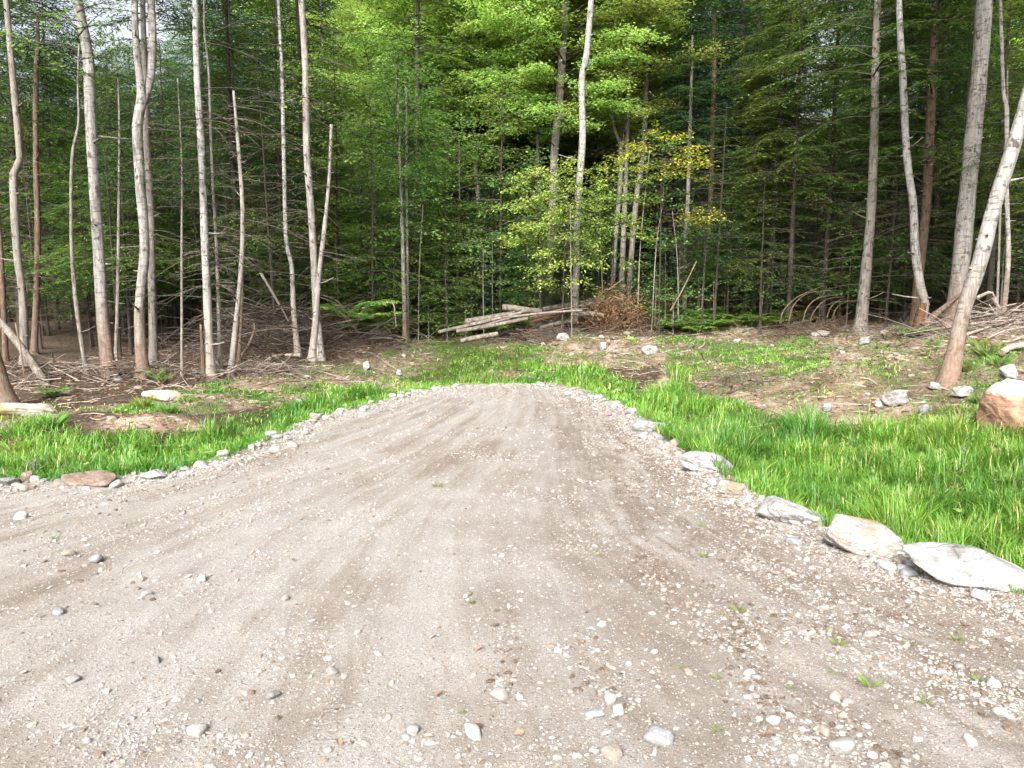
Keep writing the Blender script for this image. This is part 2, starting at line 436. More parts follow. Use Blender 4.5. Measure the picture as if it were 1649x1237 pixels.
def road_mat():
    m, nt = newmat('gravel_surface'); N = NT(nt)
    p = N.n('ShaderNodeNewGeometry').outputs['Position']
    t = N.attr('trk'); y = N.attr('alo')
    cmb = N.n('ShaderNodeCombineXYZ', i_X=N.math('MULTIPLY', t, 8.0), i_Y=N.math('MULTIPLY', y, .13)).outputs[0]
    st = N.noise(cmb, 2.5, 6, .68)
    st2 = N.noise(cmb, 8.0, 5, .65)
    pat = N.noise(p, 1.1, 5, .62)
    fine = N.noise(p, 55, 4, .75)
    grit = N.noise(p, 210, 2, .8)
    vo = N.n('ShaderNodeTexVoronoi', i_Vector=p, i_Scale=75.0); vd = vo.outputs['Distance']; vc = vo.outputs['Color']
    f = N.math('ADD', N.math('MULTIPLY', st, 1.0), N.math('ADD', N.math('MULTIPLY', st2, .55), N.math('MULTIPLY', pat, .5)))
    f = N.math('MULTIPLY', f, .5)
    col = N.ramp(f, [(.41, (.126, .103, .083)), (.48, (.180, .162, .144)), (.54, (.224, .213, .199)), (.63, (.258, .251, .241))])
    rb = N.math('MULTIPLY', N.ramp(t, [(.60, 0.0), (.84, 1.0)]), N.ramp(N.math('ADD', N.math('MULTIPLY', st2, .6), N.math('MULTIPLY', N.noise(p, 2.6, 4, .7), .4)), [(.44, 0.0), (.56, .8)]))
    col = N.mix(rb, col, (.085, .06, .043))
    # fine grit: dark and light specks, little stones pressed into the sand
    col = N.mix(N.ramp(grit, [(.36, .9), (.5, 0.0)]), col, (.085, .067, .053))
    col = N.mix(N.ramp(grit, [(.56, 0.0), (.7, .6)]), col, (.33, .315, .295))
    col = N.mix(N.ramp(fine, [(.35, .45), (.52, 0.0)]), col, (.11, .083, .06))
    hsv = N.n('ShaderNodeSeparateColor', i_0=vc)
    stone = N.math('MULTIPLY', N.ramp(vd, [(.28, 1.0), (.42, 0.0)]), N.ramp(hsv.outputs[0], [(.70, 0.0), (.74, 1.0)]))
    col = N.mix(stone, col, N.ramp(hsv.outputs[1], [(0, (.11, .09, .075)), (.5, (.23, .22, .21)), (1, (.40, .39, .375))]))
    # tyre lugs printed in the soft brown strips
    wv = N.math('SINE', N.math('ADD', N.math('MULTIPLY', y, 150.0), N.math('MULTIPLY', N.noise(p, 16, 2), 14.0)))
    wv = N.math('MULTIPLY', wv, N.attr('trd'))
    h = N.math('ADD', N.math('MULTIPLY', fine, .35), N.math('ADD', N.math('MULTIPLY', grit, .25), N.math('MULTIPLY', stone, .4)))
    h = N.math('ADD', h, N.math('MULTIPLY', wv, .06))
    N.out(N.pbsdf(col, .95, N.bump(h, .9, .02), .15)); return m
M['road'] = road_mat()

def ground_mat():
    m, nt = newmat('woodland_ground'); N = NT(nt)
    p = N.n('ShaderNodeNewGeometry').outputs['Position']
    g = N.attr('gra'); d = N.attr('dir'); e = N.attr('edg')
    a = N.noise(p, 2.2, 5, .65); b = N.noise(p, 17, 5, .7); c = N.noise(p, 70, 3, .7)
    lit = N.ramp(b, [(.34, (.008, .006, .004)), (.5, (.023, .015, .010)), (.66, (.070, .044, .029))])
    dirt = N.ramp(N.math('ADD', N.math('MULTIPLY', a, .5), N.math('MULTIPLY', b, .5)), [(.36, (.08, .048, .030)), (.46, (.185, .13, .09)), (.58, (.31, .25, .195))])
    soil = N.ramp(b, [(.3, (.022, .032, .009)), (.6, (.05, .07, .015)), (.75, (.085, .085, .028))])
    grv = N.ramp(c, [(.3, (.09, .07, .055)), (.5, (.19, .165, .14)), (.7, (.30, .28, .255))])
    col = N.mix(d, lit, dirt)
    col = N.mix(g, col, soil)
    col = N.mix(e, col, grv)
    col = N.mix(N.ramp(c, [(.34, .6), (.48, 0.0)]), col, (.04, .028, .02))
    col = N.mix(N.math('MULTIPLY', N.ramp(c, [(.58, 0.0), (.7, .7)]), d), col, (.36, .30, .25))
    N.out(N.pbsdf(col, .95, N.bump(N.math('ADD', b, N.math('MULTIPLY', c, .4)), 1.0, .04), .12)); return m
M['ground'] = ground_mat()

# ------------------------------------------------------------------ area masks (painted as picture polygons, evaluated where the ground points project)
GL1 = [(-500, 705), (0, 692), (100, 682), (140, 702), (280, 706), (360, 682), (420, 664), (520, 640), (600, 620), (680, 600), (760, 575), (860, 572), (905, 592), (900, 622), (860, 624), (720, 630), (660, 640), (600, 659), (500, 688), (420, 724), (330, 757), (250, 772), (130, 784), (0, 790), (-500, 806)]
GL2 = [(-500, 668), (0, 672), (110, 660), (210, 650), (240, 632), (330, 622), (420, 606), (520, 590), (600, 575), (640, 556), (720, 545), (830, 546), (860, 560), (760, 580), (680, 602), (520, 640), (360, 668), (140, 662), (0, 694), (-500, 706)]
GR1 = [(895, 592), (940, 588), (965, 592), (1040, 622), (1070, 600), (1110, 606), (1140, 640), (1200, 652), (1280, 690), (1380, 702), (1480, 690), (1590, 702), (1649, 706), (2300, 690), (2300, 1200), (1649, 968), (1460, 905), (1330, 862), (1200, 800), (1120, 742), (1060, 700), (1000, 662), (930, 632), (895, 622)]
GR2 = [(1045, 545), (1100, 540), (1180, 560), (1250, 552), (1330, 556), (1330, 590), (1230, 610), (1160, 615), (1110, 606), (1070, 600), (1075, 575)]
GR3 = [(1480, 580), (1560, 560), (1600, 556), (1800, 560), (2300, 600), (2300, 700), (1649, 706), (1590, 702), (1480, 690), (1540, 660)]
ELL = [(740, 570, 120, 30, 1), (840, 562, 60, 20, .8), (1180, 565, 90, 20, .8), (1130, 600, 60, 18, .7), (1420, 590, 80, 16, .5), (1300, 600, 80, 15, .5), (1500, 640, 50, 15, .6), (560, 595, 70, 16, .7), (1210, 585, 46, 14, .9), (1290, 547, 28, 11, .9), (1410, 560, 60, 14, .6), (1270, 640, 90, 14, .35), (1120, 525, 90, 14, .5), (1000, 585, 80, 14, .3), (80, 655, 40, 10, .4), (1480, 600, 60, 20, .4)]
BARE = [(240, 682, 108, 22, 1), (325, 690, 40, 10, .8), (620, 622, 45, 22, .7), (500, 612, 80, 12, .55), (1330, 655, 70, 22, .6), (1070, 618, 22, 26, .6), (45, 755, 45, 18, .35), (810, 606, 80, 9, .5), (690, 575, 40, 20, .3), (1320, 726, 14, 10, .6)]
DIRT = [(1080, 620), (1060, 590), (1000, 592), (900, 592), (800, 585), (840, 548), (900, 536), (1000, 545), (1100, 545), (1200, 525), (1330, 506), (1460, 500), (1540, 520), (1650, 520), (2300, 520), (2300, 760), (1600, 740), (1450, 720), (1300, 720), (1200, 670)]

def cells(X, Y):
    Z = zf(X, Y)
    px, py = proj(X, Y, Z)
    wob = 14 * fbm(X * 1.6, Y * 1.6, 51, 3); wob2 = 10 * fbm(X * 1.6, Y * 1.6, 57, 3)
    px = px + wob; py = py + wob2 * .6
    g = np.zeros(X.shape)
    n1 = fbm(X * 2.2, Y * 2.2, 61, 4)
    g = np.where(inside(px, py, GL2), np.clip(.55 + 1.3 * n1, 0, 1), g)
    g = np.where(inside(px, py, GL1), np.clip(.85 + .95 * n1, 0, 1), g)
    g = np.where(inside(px, py, GR2), np.clip(.72 + 1.3 * n1, 0, 1), g)
    g = np.where(inside(px, py, GR3), np.clip(.45 + 1.2 * n1, 0, 1), g)
    g = np.where(inside(px, py, GR1), np.clip(.85 + .9 * n1, 0, 1), g)
    g = np.where(inside(px, py, DIRT) & (g < .05), np.clip(.12 + 1.1 * fbm(X * 1.7, Y * 1.7, 67, 4), 0, .85), g)
    for x, y, a, b, w in ELL:
        g = np.maximum(g, w * np.clip(1.6 - 1.6 * np.hypot((px - x) / a, (py - y) / b), 0, 1))
    for x, y, a, b, w in BARE:
        g = g * (1 - w * np.clip(1.8 - 1.8 * np.hypot((px - x) / a, (py - y) / b), 0, 1))
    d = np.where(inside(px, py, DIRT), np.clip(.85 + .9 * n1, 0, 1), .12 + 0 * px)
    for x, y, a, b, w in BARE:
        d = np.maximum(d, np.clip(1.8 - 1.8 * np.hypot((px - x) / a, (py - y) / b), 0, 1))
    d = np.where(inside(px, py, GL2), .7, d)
    front = (Y > 2)
    g = np.where(front, g, .3)
    return Z, px, py, g, np.clip(d, 0, 1)

# ------------------------------------------------------------------ ground + drive
def axis(segs):
    out = []
    for a, b, st in segs: out.append(np.arange(a, b, st))
    out.append([segs[-1][1]]); return np.concatenate(out)
def grow(a, b, st, k=1.18):
    out = [a]
    while out[-1] < b: out.append(out[-1] + st); st *= k
    return np.array(out)
xs = np.concatenate([-grow(7, 420, .1)[::-1], axis([(-7, -4.5, .06), (-4.5, 4.5, .036), (4.5, 7, .06)])[1:-1], grow(7, 420, .1)])
ys = np.concatenate([-grow(0, 300, .3)[::-1][:-1], axis([(0, 2, .1), (2, 8, .036), (8, 15, .055), (15, 26, .12)])[:-1], grow(26, 420, .2)])
GX, GY = np.meshgrid(xs, ys)
Z, PX, PY, G, D = cells(GX, GY)
SD = sdist(GX, GY); TR = track(GX, GY)
TD = tread(GX, GY, TR)
nx, ny = len(xs), len(ys)
idx = np.arange(nx * ny).reshape(ny, nx)
Qall = np.stack([idx[:-1, :-1], idx[:-1, 1:], idx[1:, 1:], idx[1:, :-1]], -1).reshape(-1, 4)
cen = SD.ravel()[Qall].mean(1)
Vall = np.stack([GX.ravel(), GY.ravel(), Z.ravel()], 1)
EDG = (1 - sst(.05, .3, SD + .25 * fbm(GX * 3, GY * 3, 81, 3)))
def sub(Q, name, mat, attrs):
    u, inv = np.unique(Q.ravel(), return_inverse=True)
    me = raw_mesh(name, Vall[u], inv.reshape(-1, 4), np.zeros((0, 3), np.int64), mat, True, {k: a.ravel()[u] for k, a in attrs.items()})
    return link(name, me)
tag(sub(Qall[cen <= 0.0], 'gravel_road', M['road'], {'trk': TR, 'alo': GY, 'trd': TD}), 'sandy gravel drive with wheel tracks running to the woods', 'road', None, 'structure')
tag(sub(Qall[cen > 0.0], 'ground', M['ground'], {'gra': G, 'dir': D, 'edg': EDG}), 'brown woodland ground with bare earth banks beside the drive', 'ground', None, 'structure')

def lin(x0, x1, n): return rng.uniform(x0, x1, n)

# ------------------------------------------------------------------ stones
def ico(sub_):
    t = (1 + 5 ** .5) / 2
    V = np.array([(-1, t, 0), (1, t, 0), (-1, -t, 0), (1, -t, 0), (0, -1, t), (0, 1, t), (0, -1, -t), (0, 1, -t), (t, 0, -1), (t, 0, 1), (-t, 0, -1), (-t, 0, 1)], float)
    F = [(0, 11, 5), (0, 5, 1), (0, 1, 7), (0, 7, 10), (0, 10, 11), (1, 5, 9), (5, 11, 4), (11, 10, 2), (10, 7, 6), (7, 1, 8), (3, 9, 4), (3, 4, 2), (3, 2, 6), (3, 6, 8), (3, 8, 9), (4, 9, 5), (2, 4, 11), (6, 2, 10), (8, 6, 7), (9, 8, 1)]
    V = list(map(tuple, V / np.linalg.norm(V[0])))
    for _ in range(sub_):
        c = {}; G2 = []
        def mid(a, b):
            k = (min(a, b), max(a, b))
            if k not in c:
                v = np.array(V[a]) + np.array(V[b]); V.append(tuple(v / np.linalg.norm(v))); c[k] = len(V) - 1
            return c[k]
        for a, b, d in F:
            x, y, z = mid(a, b), mid(b, d), mid(d, a); G2 += [(a, x, z), (b, y, x), (d, z, y), (x, y, z)]
        F = G2
    return np.array(V), np.array(F)
ICO = [ico(k) for k in range(5)]

def stone_geo(seed, dims, sub_=3, planes=13, soft=30, rough=.085):
    r = np.random.default_rng(seed); V, F = ICO[sub_]
    Nn = r.normal(size=(planes, 3)); Nn /= np.linalg.norm(Nn, axis=1)[:, None]
    d = r.uniform(.62, .95, planes)
    A6 = np.array([(1, 0, 0), (-1, 0, 0), (0, 1, 0), (0, -1, 0), (0, 0, 1), (0, 0, -1)], float) + r.normal(0, .36, (6, 3)); A6 /= np.linalg.norm(A6, axis=1)[:, None]
    Nn = np.vstack([Nn, A6]); d = np.concatenate([d, r.uniform(.5, .72, 6)])
    q = np.clip(V @ Nn.T, 1e-3, None) / d
    q = np.concatenate([q, np.full((len(V), 1), 1.0)], 1)
    rad = 1 / (q ** soft).sum(1) ** (1 / soft)
    P = V * rad[:, None]
    P = P * (1 + rough * (fbm(P[:, 0] * 2 + P[:, 2] + seed, P[:, 1] * 2 - P[:, 2] * 1.7, seed, 4))[:, None] * 2)
    P = P / np.abs(P).max(0) * np.array(dims) * .5
    return P, F

def stone(name, px, py, wpx, hpx, mat, label, cat='stone', seed=0, depth=.8, sink=.25, group=None, planes=13, rz=None, tilt=(0, 0), soft=34, sub_=4, Y=None, parent=None):
    """a stone whose foot meets the ground at the picture point; its width and height in picture units give its real size there"""
    h = ground_hit(px, py) if Y is None else np.array(list(at(px, py, Y)))
    m = math.hypot(h[0], h[1]) / FPX
    w, hh = wpx * m, hpx * m
    P, F = stone_geo(seed, (w, w * depth, hh / (1 - sink)), sub_, planes, soft)
    me = raw_mesh(name, P, np.zeros((0, 4), np.int64), F, mat, True)
    yy = h[1] + w * depth * .3
    o = link(name, me, parent, (h[0] * yy / h[1], yy, z1(h[0] * yy / h[1], yy) + hh / (1 - sink) * (.5 - sink)), (tilt[0], tilt[1], random.uniform(-.3, .3) if rz is None else rz))
    return tag(o, label, cat, group)

# the row of boulders on the right edge
stone('boulder', 1562, 952, 186, 44, M['rock_pale'], 'largest white boulder at the right edge of the drive', 'boulder', 3, .6, .3, rz=-.35, tilt=(0, .12), soft=16)
stone('boulder', 1386, 893, 132, 40, M['rock_tan'], 'pale boulder with tan staining between two white boulders on drive edge', 'boulder', 11, .62, .3, rz=-.3, tilt=(0, .1))
stone('boulder', 1268, 846, 118, 27, M['rock_pale'], 'long low white boulder third from the right along the drive edge', 'boulder', 23, .6, .3, rz=-.5, tilt=(0, .15))
stone('boulder', 1143, 760, 94, 25, M['rock_pale'], 'flat pointed pale slab tilting over the grass on the drive edge', 'boulder', 31, .8, .35, rz=-.5, tilt=(.05, .25), planes=8)
stone('boulder', 1042, 695, 54, 15, M['rock_white'], 'small chalk white slab lying below the block stone', 'boulder', 41, .9, .35, rz=-.6)
stone('boulder', 1015, 669, 19, 13, M['rock_pale'], 'square little block stone at the far end of the boulder row', 'boulder', 47, .9, .2, planes=6, soft=20)
stone('boulder', 1085, 722, 44, 14, M['rock_tan'], 'half buried flat tan stone between the white slab and pointed slab', 'boulder', 53, .8, .4)
stone('boulder', 1180, 796, 54, 15, M['rock_tan'], 'half sunk flat stone on the drive edge between the pointed slab and long low boulder', 'boulder', 57, .7, .4, rz=-.5)
stone('boulder', 988, 655, 24, 9, M['rock_pale'], 'flat stone just beyond the square block stone on the drive edge', 'boulder', 58, .8, .35)
stone('boulder', 962, 644, 20, 8, M['rock_white'], 'farthest small white stone of the boulder row', 'boulder', 59, .8, .35)
stone('boulder', 1632, 706, 92, 84, M['rock_brown'], 'big square brown boulder with whitish top above the tall grass', 'boulder', 61, .9, .12, planes=7, soft=18, rz=.1)
stone('boulder', 140, 785, 84, 13, M['rock_pink'], 'pinkish brown flat boulder at the left edge of the drive', 'boulder', 71, .7, .3, soft=8)
stone('boulder', 246, 773, 42, 11, M['rock_pale'], 'pale grey boulder in the grass edge right of the pinkish boulder', 'boulder', 73, .8, .3)
stone('boulder', 38, 672, 124, 17, M['rock_moss'], 'long flat slab with orange moss below the fallen log', 'boulder', 79, .5, .3, planes=8, rz=.05)
stone('boulder', 262, 646, 74, 14, M['rock_moss'], 'mossy rounded boulder at the foot of the forked birch', 'boulder', 83, .7, .35, soft=8)
bank_st = [
    (1047, 571, 28, 15, 'rock_white', 'white rounded rock alone on the far dirt bank', 101), (908, 548, 22, 11, 'rock_white', 'white angular rock beside the foot of the middle birch', 103),
    (971, 565, 11, 14, 'rock_pale', 'small upright stone on the brown bank beneath the birch', 107), (968, 546, 10, 6, 'rock_pale', 'tiny pale stone above the upright stone on the far bank', 109),
    (1438, 655, 36, 24, 'rock_white', 'white angular rock on the dirt slope above the tall grass', 113), (1417, 656, 18, 14, 'rock_tan', 'small tan rock touching the white angular rock', 127),
    (1549, 646, 30, 14, 'rock_pale', 'low grey rock between the leaning tree and brown boulder', 131), (1622, 614, 26, 22, 'rock_pale', 'grey rock in the weeds above the big brown boulder', 137),
    (1392, 556, 15, 11, 'rock_white', 'white stone in the pale dirt below the hemlock trunk', 139), (1319, 543, 30, 10, 'rock_tan', 'flat tan stone near the end of the long thin log', 149),
    (1504, 630, 22, 10, 'rock_pale', 'flat stone at the foot of the leaning tree', 151), (1356, 572, 10, 7, 'rock_white', 'little white stone in the middle of the right dirt bank', 157),
    (591, 597, 13, 15, 'rock_white', 'pale round stone beside the grass ahead of the left brush heap', 163), (643, 607, 12, 10, 'rock_pale', 'grey stone in the brown washout left of the drive end', 167),
    (484, 652, 17, 9, 'rock_white', 'white stone lying in the grass in front of the left trees', 173), (651, 577, 10, 6, 'rock_white', 'small white stone in the far grass near the ferns', 179),
    (62, 757, 42, 14, 'rock_grey', 'grey flat stone half hidden in the grass near the drive corner', 181), (44, 777, 20, 14, 'rock_pink', 'brown cobble between the grey flat stone and drive', 191),
    (16, 786, 28, 12, 'rock_grey', 'grey stone at the far left corner of the drive', 193), (108, 758, 10, 13, 'rock_pale', 'small pointed stone behind the pinkish boulder', 197),
    (940, 596, 10, 7, 'rock_pale', 'pale stone where the far bank meets the grass', 199), (1331, 664, 16, 12, 'rock_grey', 'grey stone among brown roots on the right slope', 211),
    (1486, 668, 14, 14, 'rock_grey', 'dull grey stone at the upper edge of the tall grass', 223), (1445, 703, 12, 10, 'rock_tan', 'tan stone poking out of the tall grass', 227)]
for px, py, w, h, mt, lab, sd in bank_st:
    stone('rock', px, py, w, h, M[mt], lab, 'rock', sd, .85, .2, sub_=3)

# cobbles in rows along the edges: one mesh per kind, copies
cob_me = []
for k in range(10):
    P, F = stone_geo(300 + k, (1, random.uniform(.6, .95), random.uniform(.4, .7)), 2, 10, 8)
    cob_me.append(raw_mesh('cobble', P, np.zeros((0, 4), np.int64), F, M[['cob_pale', 'cob_grey', 'cob_tan', 'cob_pale', 'cob_pale'][k % 5]], True))
def cobble(x, y, s, label, group, sink=.3, z=None):
    me = random.choice(cob_me)
    o = link('cobble', me, None, (x, y, (z1(x, y) if z is None else z) + s * .28 - s * sink * .5), (random.uniform(-.25, .25), random.uniform(-.25, .25), random.uniform(0, 6.3)), (s, s, s))
    return tag(o, label, 'cobble', group)
def along(poly, n):
    L = np.concatenate([[0], np.cumsum(np.hypot(*np.diff(poly, axis=0).T))])
    s = np.sort(lin(0, L[-1], n))
    return np.stack([np.interp(s, L, poly[:, 0]), np.interp(s, L, poly[:, 1])], 1)
for k, (x, y) in enumerate(along(EL[2:], 62)):
    cobble(x + random.gauss(.04, .13), y + random.gauss(.0, .13), random.uniform(.06, .15), 'angular fist sized cobble piled along the left gravel edge', 'cobbles along the left drive edge')
for k, (x, y) in enumerate(along(ER, 70)):
    cobble(x - random.gauss(.06, .14), y + random.gauss(-.05, .13), random.uniform(.05, .13), 'fist sized cobble in the rubble along the right gravel edge', 'cobbles along the right drive edge')
for px, py, s in [(752, 960, .055), (318, 1187, .085), (440, 1127, .07), (665, 1180, .08), (762, 1183, .09), (805, 1124, .08), (985, 1217, .09), (1060, 1198, .11), (1208, 1087, .06), (1218, 1098, .05), (1270, 922, .05), (1345, 1128, .06), (1365, 1135, .05), (1400, 1025, .07), (970, 1010, .06), (982, 1135, .06), (995, 1150, .06), (957, 1158, .08), (1480, 1090, .05), (1600, 1103, .07), (1545, 1082, .06), (1355, 1213, .1), (1245, 1165, .06), (1328, 1187, .07), (325, 935, .09), (155, 905, .14), (110, 895, .1), (95, 990, .1), (235, 960, .07), (35, 835, .13), (460, 970, .06), (535, 1083, .06), (1560, 1200, .07), (1610, 1150, .07), (120, 1100, .06), (250, 1068, .06)]:
    h = ground_hit(px, py)
    cobble(h[0], h[1], s, 'loose pale stone lying on the open gravel of the drive', 'loose stones on the drive', .35)

# ridges of stones and dark debris that the wheels have pushed up
WINDROWS = [([(985, 830), (1030, 880), (1065, 935), (1100, 1000)], 1300, .06, .65), ([(1132, 915), (1165, 960), (1198, 1020), (1215, 1085), (1235, 1180)], 1500, .06, .6),
            ([(1235, 985), (1330, 1020), (1450, 1055), (1580, 1120), (1680, 1170)], 1300, .07, .4), ([(985, 758), (1060, 815), (1130, 865), (1250, 912), (1375, 955), (1500, 985), (1680, 1030)], 2200, .09, .6),
            ([(940, 1030), (975, 1120), (1040, 1190), (1120, 1240)], 900, .08, .35), ([(1005, 700), (1060, 745), (1130, 800), (1230, 850), (1340, 890), (1470, 935), (1680, 1000)], 2600, .10, .5),
            ([(820, 990), (818, 1060), (800, 1130)], 260, .05, .5), ([(0, 845), (120, 815), (300, 782), (480, 720)], 1100, .12, .25), ([(60, 880), (130, 910), (230, 960), (330, 930)], 700, .14, .15),
            ([(400, 1080), (500, 1090), (600, 1110), (690, 1120)], 800, .13, .15), ([(1290, 1140), (1400, 1200), (1480, 1240)], 700, .08, .4), ([(1300, 945), (1420, 985), (1560, 1030), (1680, 1060)], 900, .1, .6)]
def pebble_field():
    mb_ = MB()
    def put(X, Y, size, sub_, big, dark=0):
        n = len(X); V, F = ICO[sub_]
        ok = sdist(X, Y) < .12
        X, Y, size = X[ok], Y[ok], size[ok]; n = len(X)
        Zg = zf(X, Y)
        a = lin(0, 6.28, n); sx = size * lin(.7, 1.3, n); sy = size * lin(.5, 1., n); sz = size * lin(.3, .65, n)
        jit = rng.uniform(.7, 1.15, (n, len(V), 1))
        P = V[None] * jit * np.stack([sx, sy, sz], 1)[:, None] * .5
        tx, ty = rng.normal(0, .2, n), rng.normal(0, .2, n)
        P[..., 2] += P[..., 0] * tx[:, None] + P[..., 1] * ty[:, None]
        c, s_ = np.cos(a)[:, None], np.sin(a)[:, None]
        Q = np.stack([P[..., 0] * c - P[..., 1] * s_ + X[:, None], P[..., 0] * s_ + P[..., 1] * c + Y[:, None], P[..., 2] + (Zg + sz * .12)[:, None]], -1)
        FF = (F[None] + (np.arange(n) * len(V))[:, None, None]).reshape(-1, 3)
        col = np.clip(rng.beta(2.4, 1.8, n), 0, 1)
        if dark: col = np.where(rng.random(n) < dark, rng.uniform(0, .12, n), col)
        mb_.add(Q.reshape(-1, 3), None, FF, np.repeat(col, len(V)))
    def density(X, Y):
        t = track(X, Y); d = sdist(X, Y)
        w = .16 + 1.5 * sst(.02, .3, fbm(t * 15, Y * .22, 91, 3)) * sst(-.05, .25, vn(X * .9, Y * .9, 93)) + .8 * sst(.12, .4, fbm(X * 2, Y * 2, 95, 3))
        w = w + 1.6 * sst(-.5, -.02, d) * (1 - sst(.05, .12, d)) + .8 * sst(-.9, -.3, d) * sst(.55, .9, t)
        w = w + .7 * sst(10.5, 12.5, Y)
        return w
    def cand(n, y0, y1, pw):
        u = rng.random(n); Y = y0 * (y1 / y0) ** (u ** pw)
        hw = .75 * Y + .3
        X = rng.uniform(-1, 1, n) * hw
        k = rng.random(n) < density(X, Y) / 2.2
        return X[k], Y[k]
    X, Y = cand(150000, 2.2, 13.6, .95)
    put(X, Y, .005 + .0032 * Y ** .9 * rng.random(len(X)) + .008 * rng.pareto(3, len(X)).clip(0, 3), 0, False)
    X, Y = cand(34000, 2.2, 13.6, .85)
    put(X, Y, .009 + .012 * rng.pareto(2.4, len(X)).clip(0, 2.8), 1, True)
    # rubble along both edges
    for poly, n, sg in ((EL[1:], 3200, 1), (ER, 3600, -1), (np.vstack([EL[-1:], ER[:1]]), 700, 0)):
        p = along(poly, n)
        X = p[:, 0] + rng.normal(0, .13, n) + sg * .12; Y = p[:, 1] + rng.normal(0, .14, n) - (.06 if sg >= 0 else .02)
        put(X, Y, .012 + .018 * rng.pareto(2.6, n).clip(0, 2.8), 1, True)
    for pl, n, wd, dk in WINDROWS:
        p = along(np.array([at_z(x, y, 0.0)[:2] for x, y in pl]), n); q = 5.0 / p[:, 1]
        cl = rng.random(n) < np.clip(.45 + 1.6 * fbm(p[:, 0] * 2.5, p[:, 1] * 2.5, 171, 3), .08, 1)
        p = p[cl]; n = len(p)
        put(p[:, 0] + rng.normal(0, wd, n), p[:, 1] + rng.normal(0, wd * 1.6, n), .006 + .011 * rng.pareto(2.2, n).clip(0, 3), 1, True, dk)
    return mb_.build('gravel', M['pebble'], None, False)
def clods():
    mb_ = MB(); n = 9000; X = lin(-8, 10, n); Y = 5 + 15 * rng.random(n) ** .8
    Zg, px, py, g, d = cells(X, Y); k = (sdist(X, Y) > .2) & (rng.random(n) < d * 1.1) & (g < .7) & (px > -150) & (px < 1800)
    X, Y, Zg = X[k], Y[k], Zg[k]; n = len(X); V, F = ICO[1]
    s_ = (.012 + .016 * rng.pareto(2.2, n).clip(0, 4)) * (.6 + .04 * Y)
    P = V[None] * rng.uniform(.6, 1.25, (n, len(V), 1)) * (s_[:, None, None] * np.array([1, .8, .55]))
    Q = P + np.stack([X, Y, Zg + s_ * .1], 1)[:, None]
    mb_.add(Q.reshape(-1, 3), None, (F[None] + (np.arange(n) * len(V))[:, None, None]).reshape(-1, 3), np.repeat(np.where(rng.random(n) < .9, rng.uniform(0, .34, n), rng.uniform(.4, .9, n)), len(V)))
    return mb_.build('rubble', M['pebble'])
tag(clods(), 'clods of earth and small stones on the bare banks', 'rubble', None, 'stuff')
tag(pebble_field(), 'loose pebbles and small stones strewn over the drive', 'gravel', None, 'stuff')

# ------------------------------------------------------------------ grass
def grass_mesh(name, x0, x1, y0, y1, per, hgt, label, bias=None, keep=None):
    area = (x1 - x0) * (y1 - y0); n = int(area * per)
    X = lin(x0, x1, n); Y = lin(y0, y1, n)
    _z, px, py, g, d = cells(X, Y)
    sdv = sdist(X, Y)
    lush = 1.0 * inside(px, py, GR1) + .75 * inside(px, py, GL1)
    k = (rng.random(n) < g ** 1.3 * .98) & (sdv > -.03) & (px > -700) & (px < 2700)
    # thin out with distance (blades read wider there)
    k &= rng.random(n) < np.clip(7.5 / Y, .38, 1)
    if keep is not None: k &= keep(X, Y)
    X, Y, Zg, g, lush, sdv = X[k], Y[k], _z[k], g[k], lush[k], sdv[k]; n = len(X)
    cl = fbm(X * 2.4, Y * 2.4, 131, 3)
    L = hgt * (.45 + .75 * lush) * (.55 + .75 * rng.random(n)) * (1 + 1.25 * cl) * (.55 + .45 * sst(0, .5, sdv))
    L = L * (1 + .9 * sst(.12, .3, vn(X * 1.7, Y * 1.7, 177)) * lush)
    L = np.clip(L, .03, .55)
    a = lin(0, 6.283, n) ; lean = .2 + .85 * rng.random(n) ** 1.2
    # tufts lean together
    a = np.where(rng.random(n) < .5, 6.28 * vn(X * 3.5, Y * 3.5, 141) * 2, a)
    dx, dy = np.cos(a), np.sin(a)
    w = (.0016 + .00040 * Y) * lin(.6, 1.3, n)
    wx, wy = -dy * w, dx * w
    ts = np.array([0, .4, .75, 1.0])
    V = np.empty((n, 7, 3))
    def pt(t):
        return X + dx * L * lean * t ** 1.8, Y + dy * L * lean * t ** 1.8, Zg - .01 + L * (t - .32 * lean * t ** 2.4)
    for j, t in enumerate(ts[:3]):
        x, y, z = pt(t); ww = 1 - .35 * t
        V[:, 2 * j] = np.stack([x - wx * ww, y - wy * ww, z], 1); V[:, 2 * j + 1] = np.stack([x + wx * ww, y + wy * ww, z], 1)
    x, y, z = pt(1.0); V[:, 6] = np.stack([x, y, z], 1)
    b = (np.arange(n) * 7)[:, None]
    Q = np.concatenate([b + np.array([0, 1, 3, 2]), b + np.array([2, 3, 5, 4])]); T = b + np.array([4, 5, 6])
    col = np.clip(.38 + .9 * fbm(X * .9, Y * .9, 151, 3) + rng.normal(0, .17, n) + .3 * (1 - g) - .1 * lush, 0, 1)
    straw = rng.random(n) < .035 + .12 * sst(.05, .3, fbm(X * 1.4, Y * 1.4, 161, 3))
    col = np.where(straw, 1.0, col * .8)
    mb_ = MB(); mb_.add(V.reshape(-1, 3), Q, T, np.repeat(col, 7))
    return tag(mb_.build(name, M['grass'], None, True), label, 'grass', None, 'stuff')
grass_mesh('grass', -9, .2, 5.6, 14.0, 2300, .115, 'bright green grass filling the ditch left of the drive')
grass_mesh('grass', .2, 9.5, 2.6, 9.0, 3600, .17, 'long bright green grass in the ditch right of the drive')
grass_mesh('grass', .2, 10, 9.0, 20, 1500, .105, 'patchy grass on the bank and ditch beyond the boulder row')
grass_mesh('grass', -7, .2, 14.0, 23, 1200, .085, 'short grass patch beyond the far end of the drive')

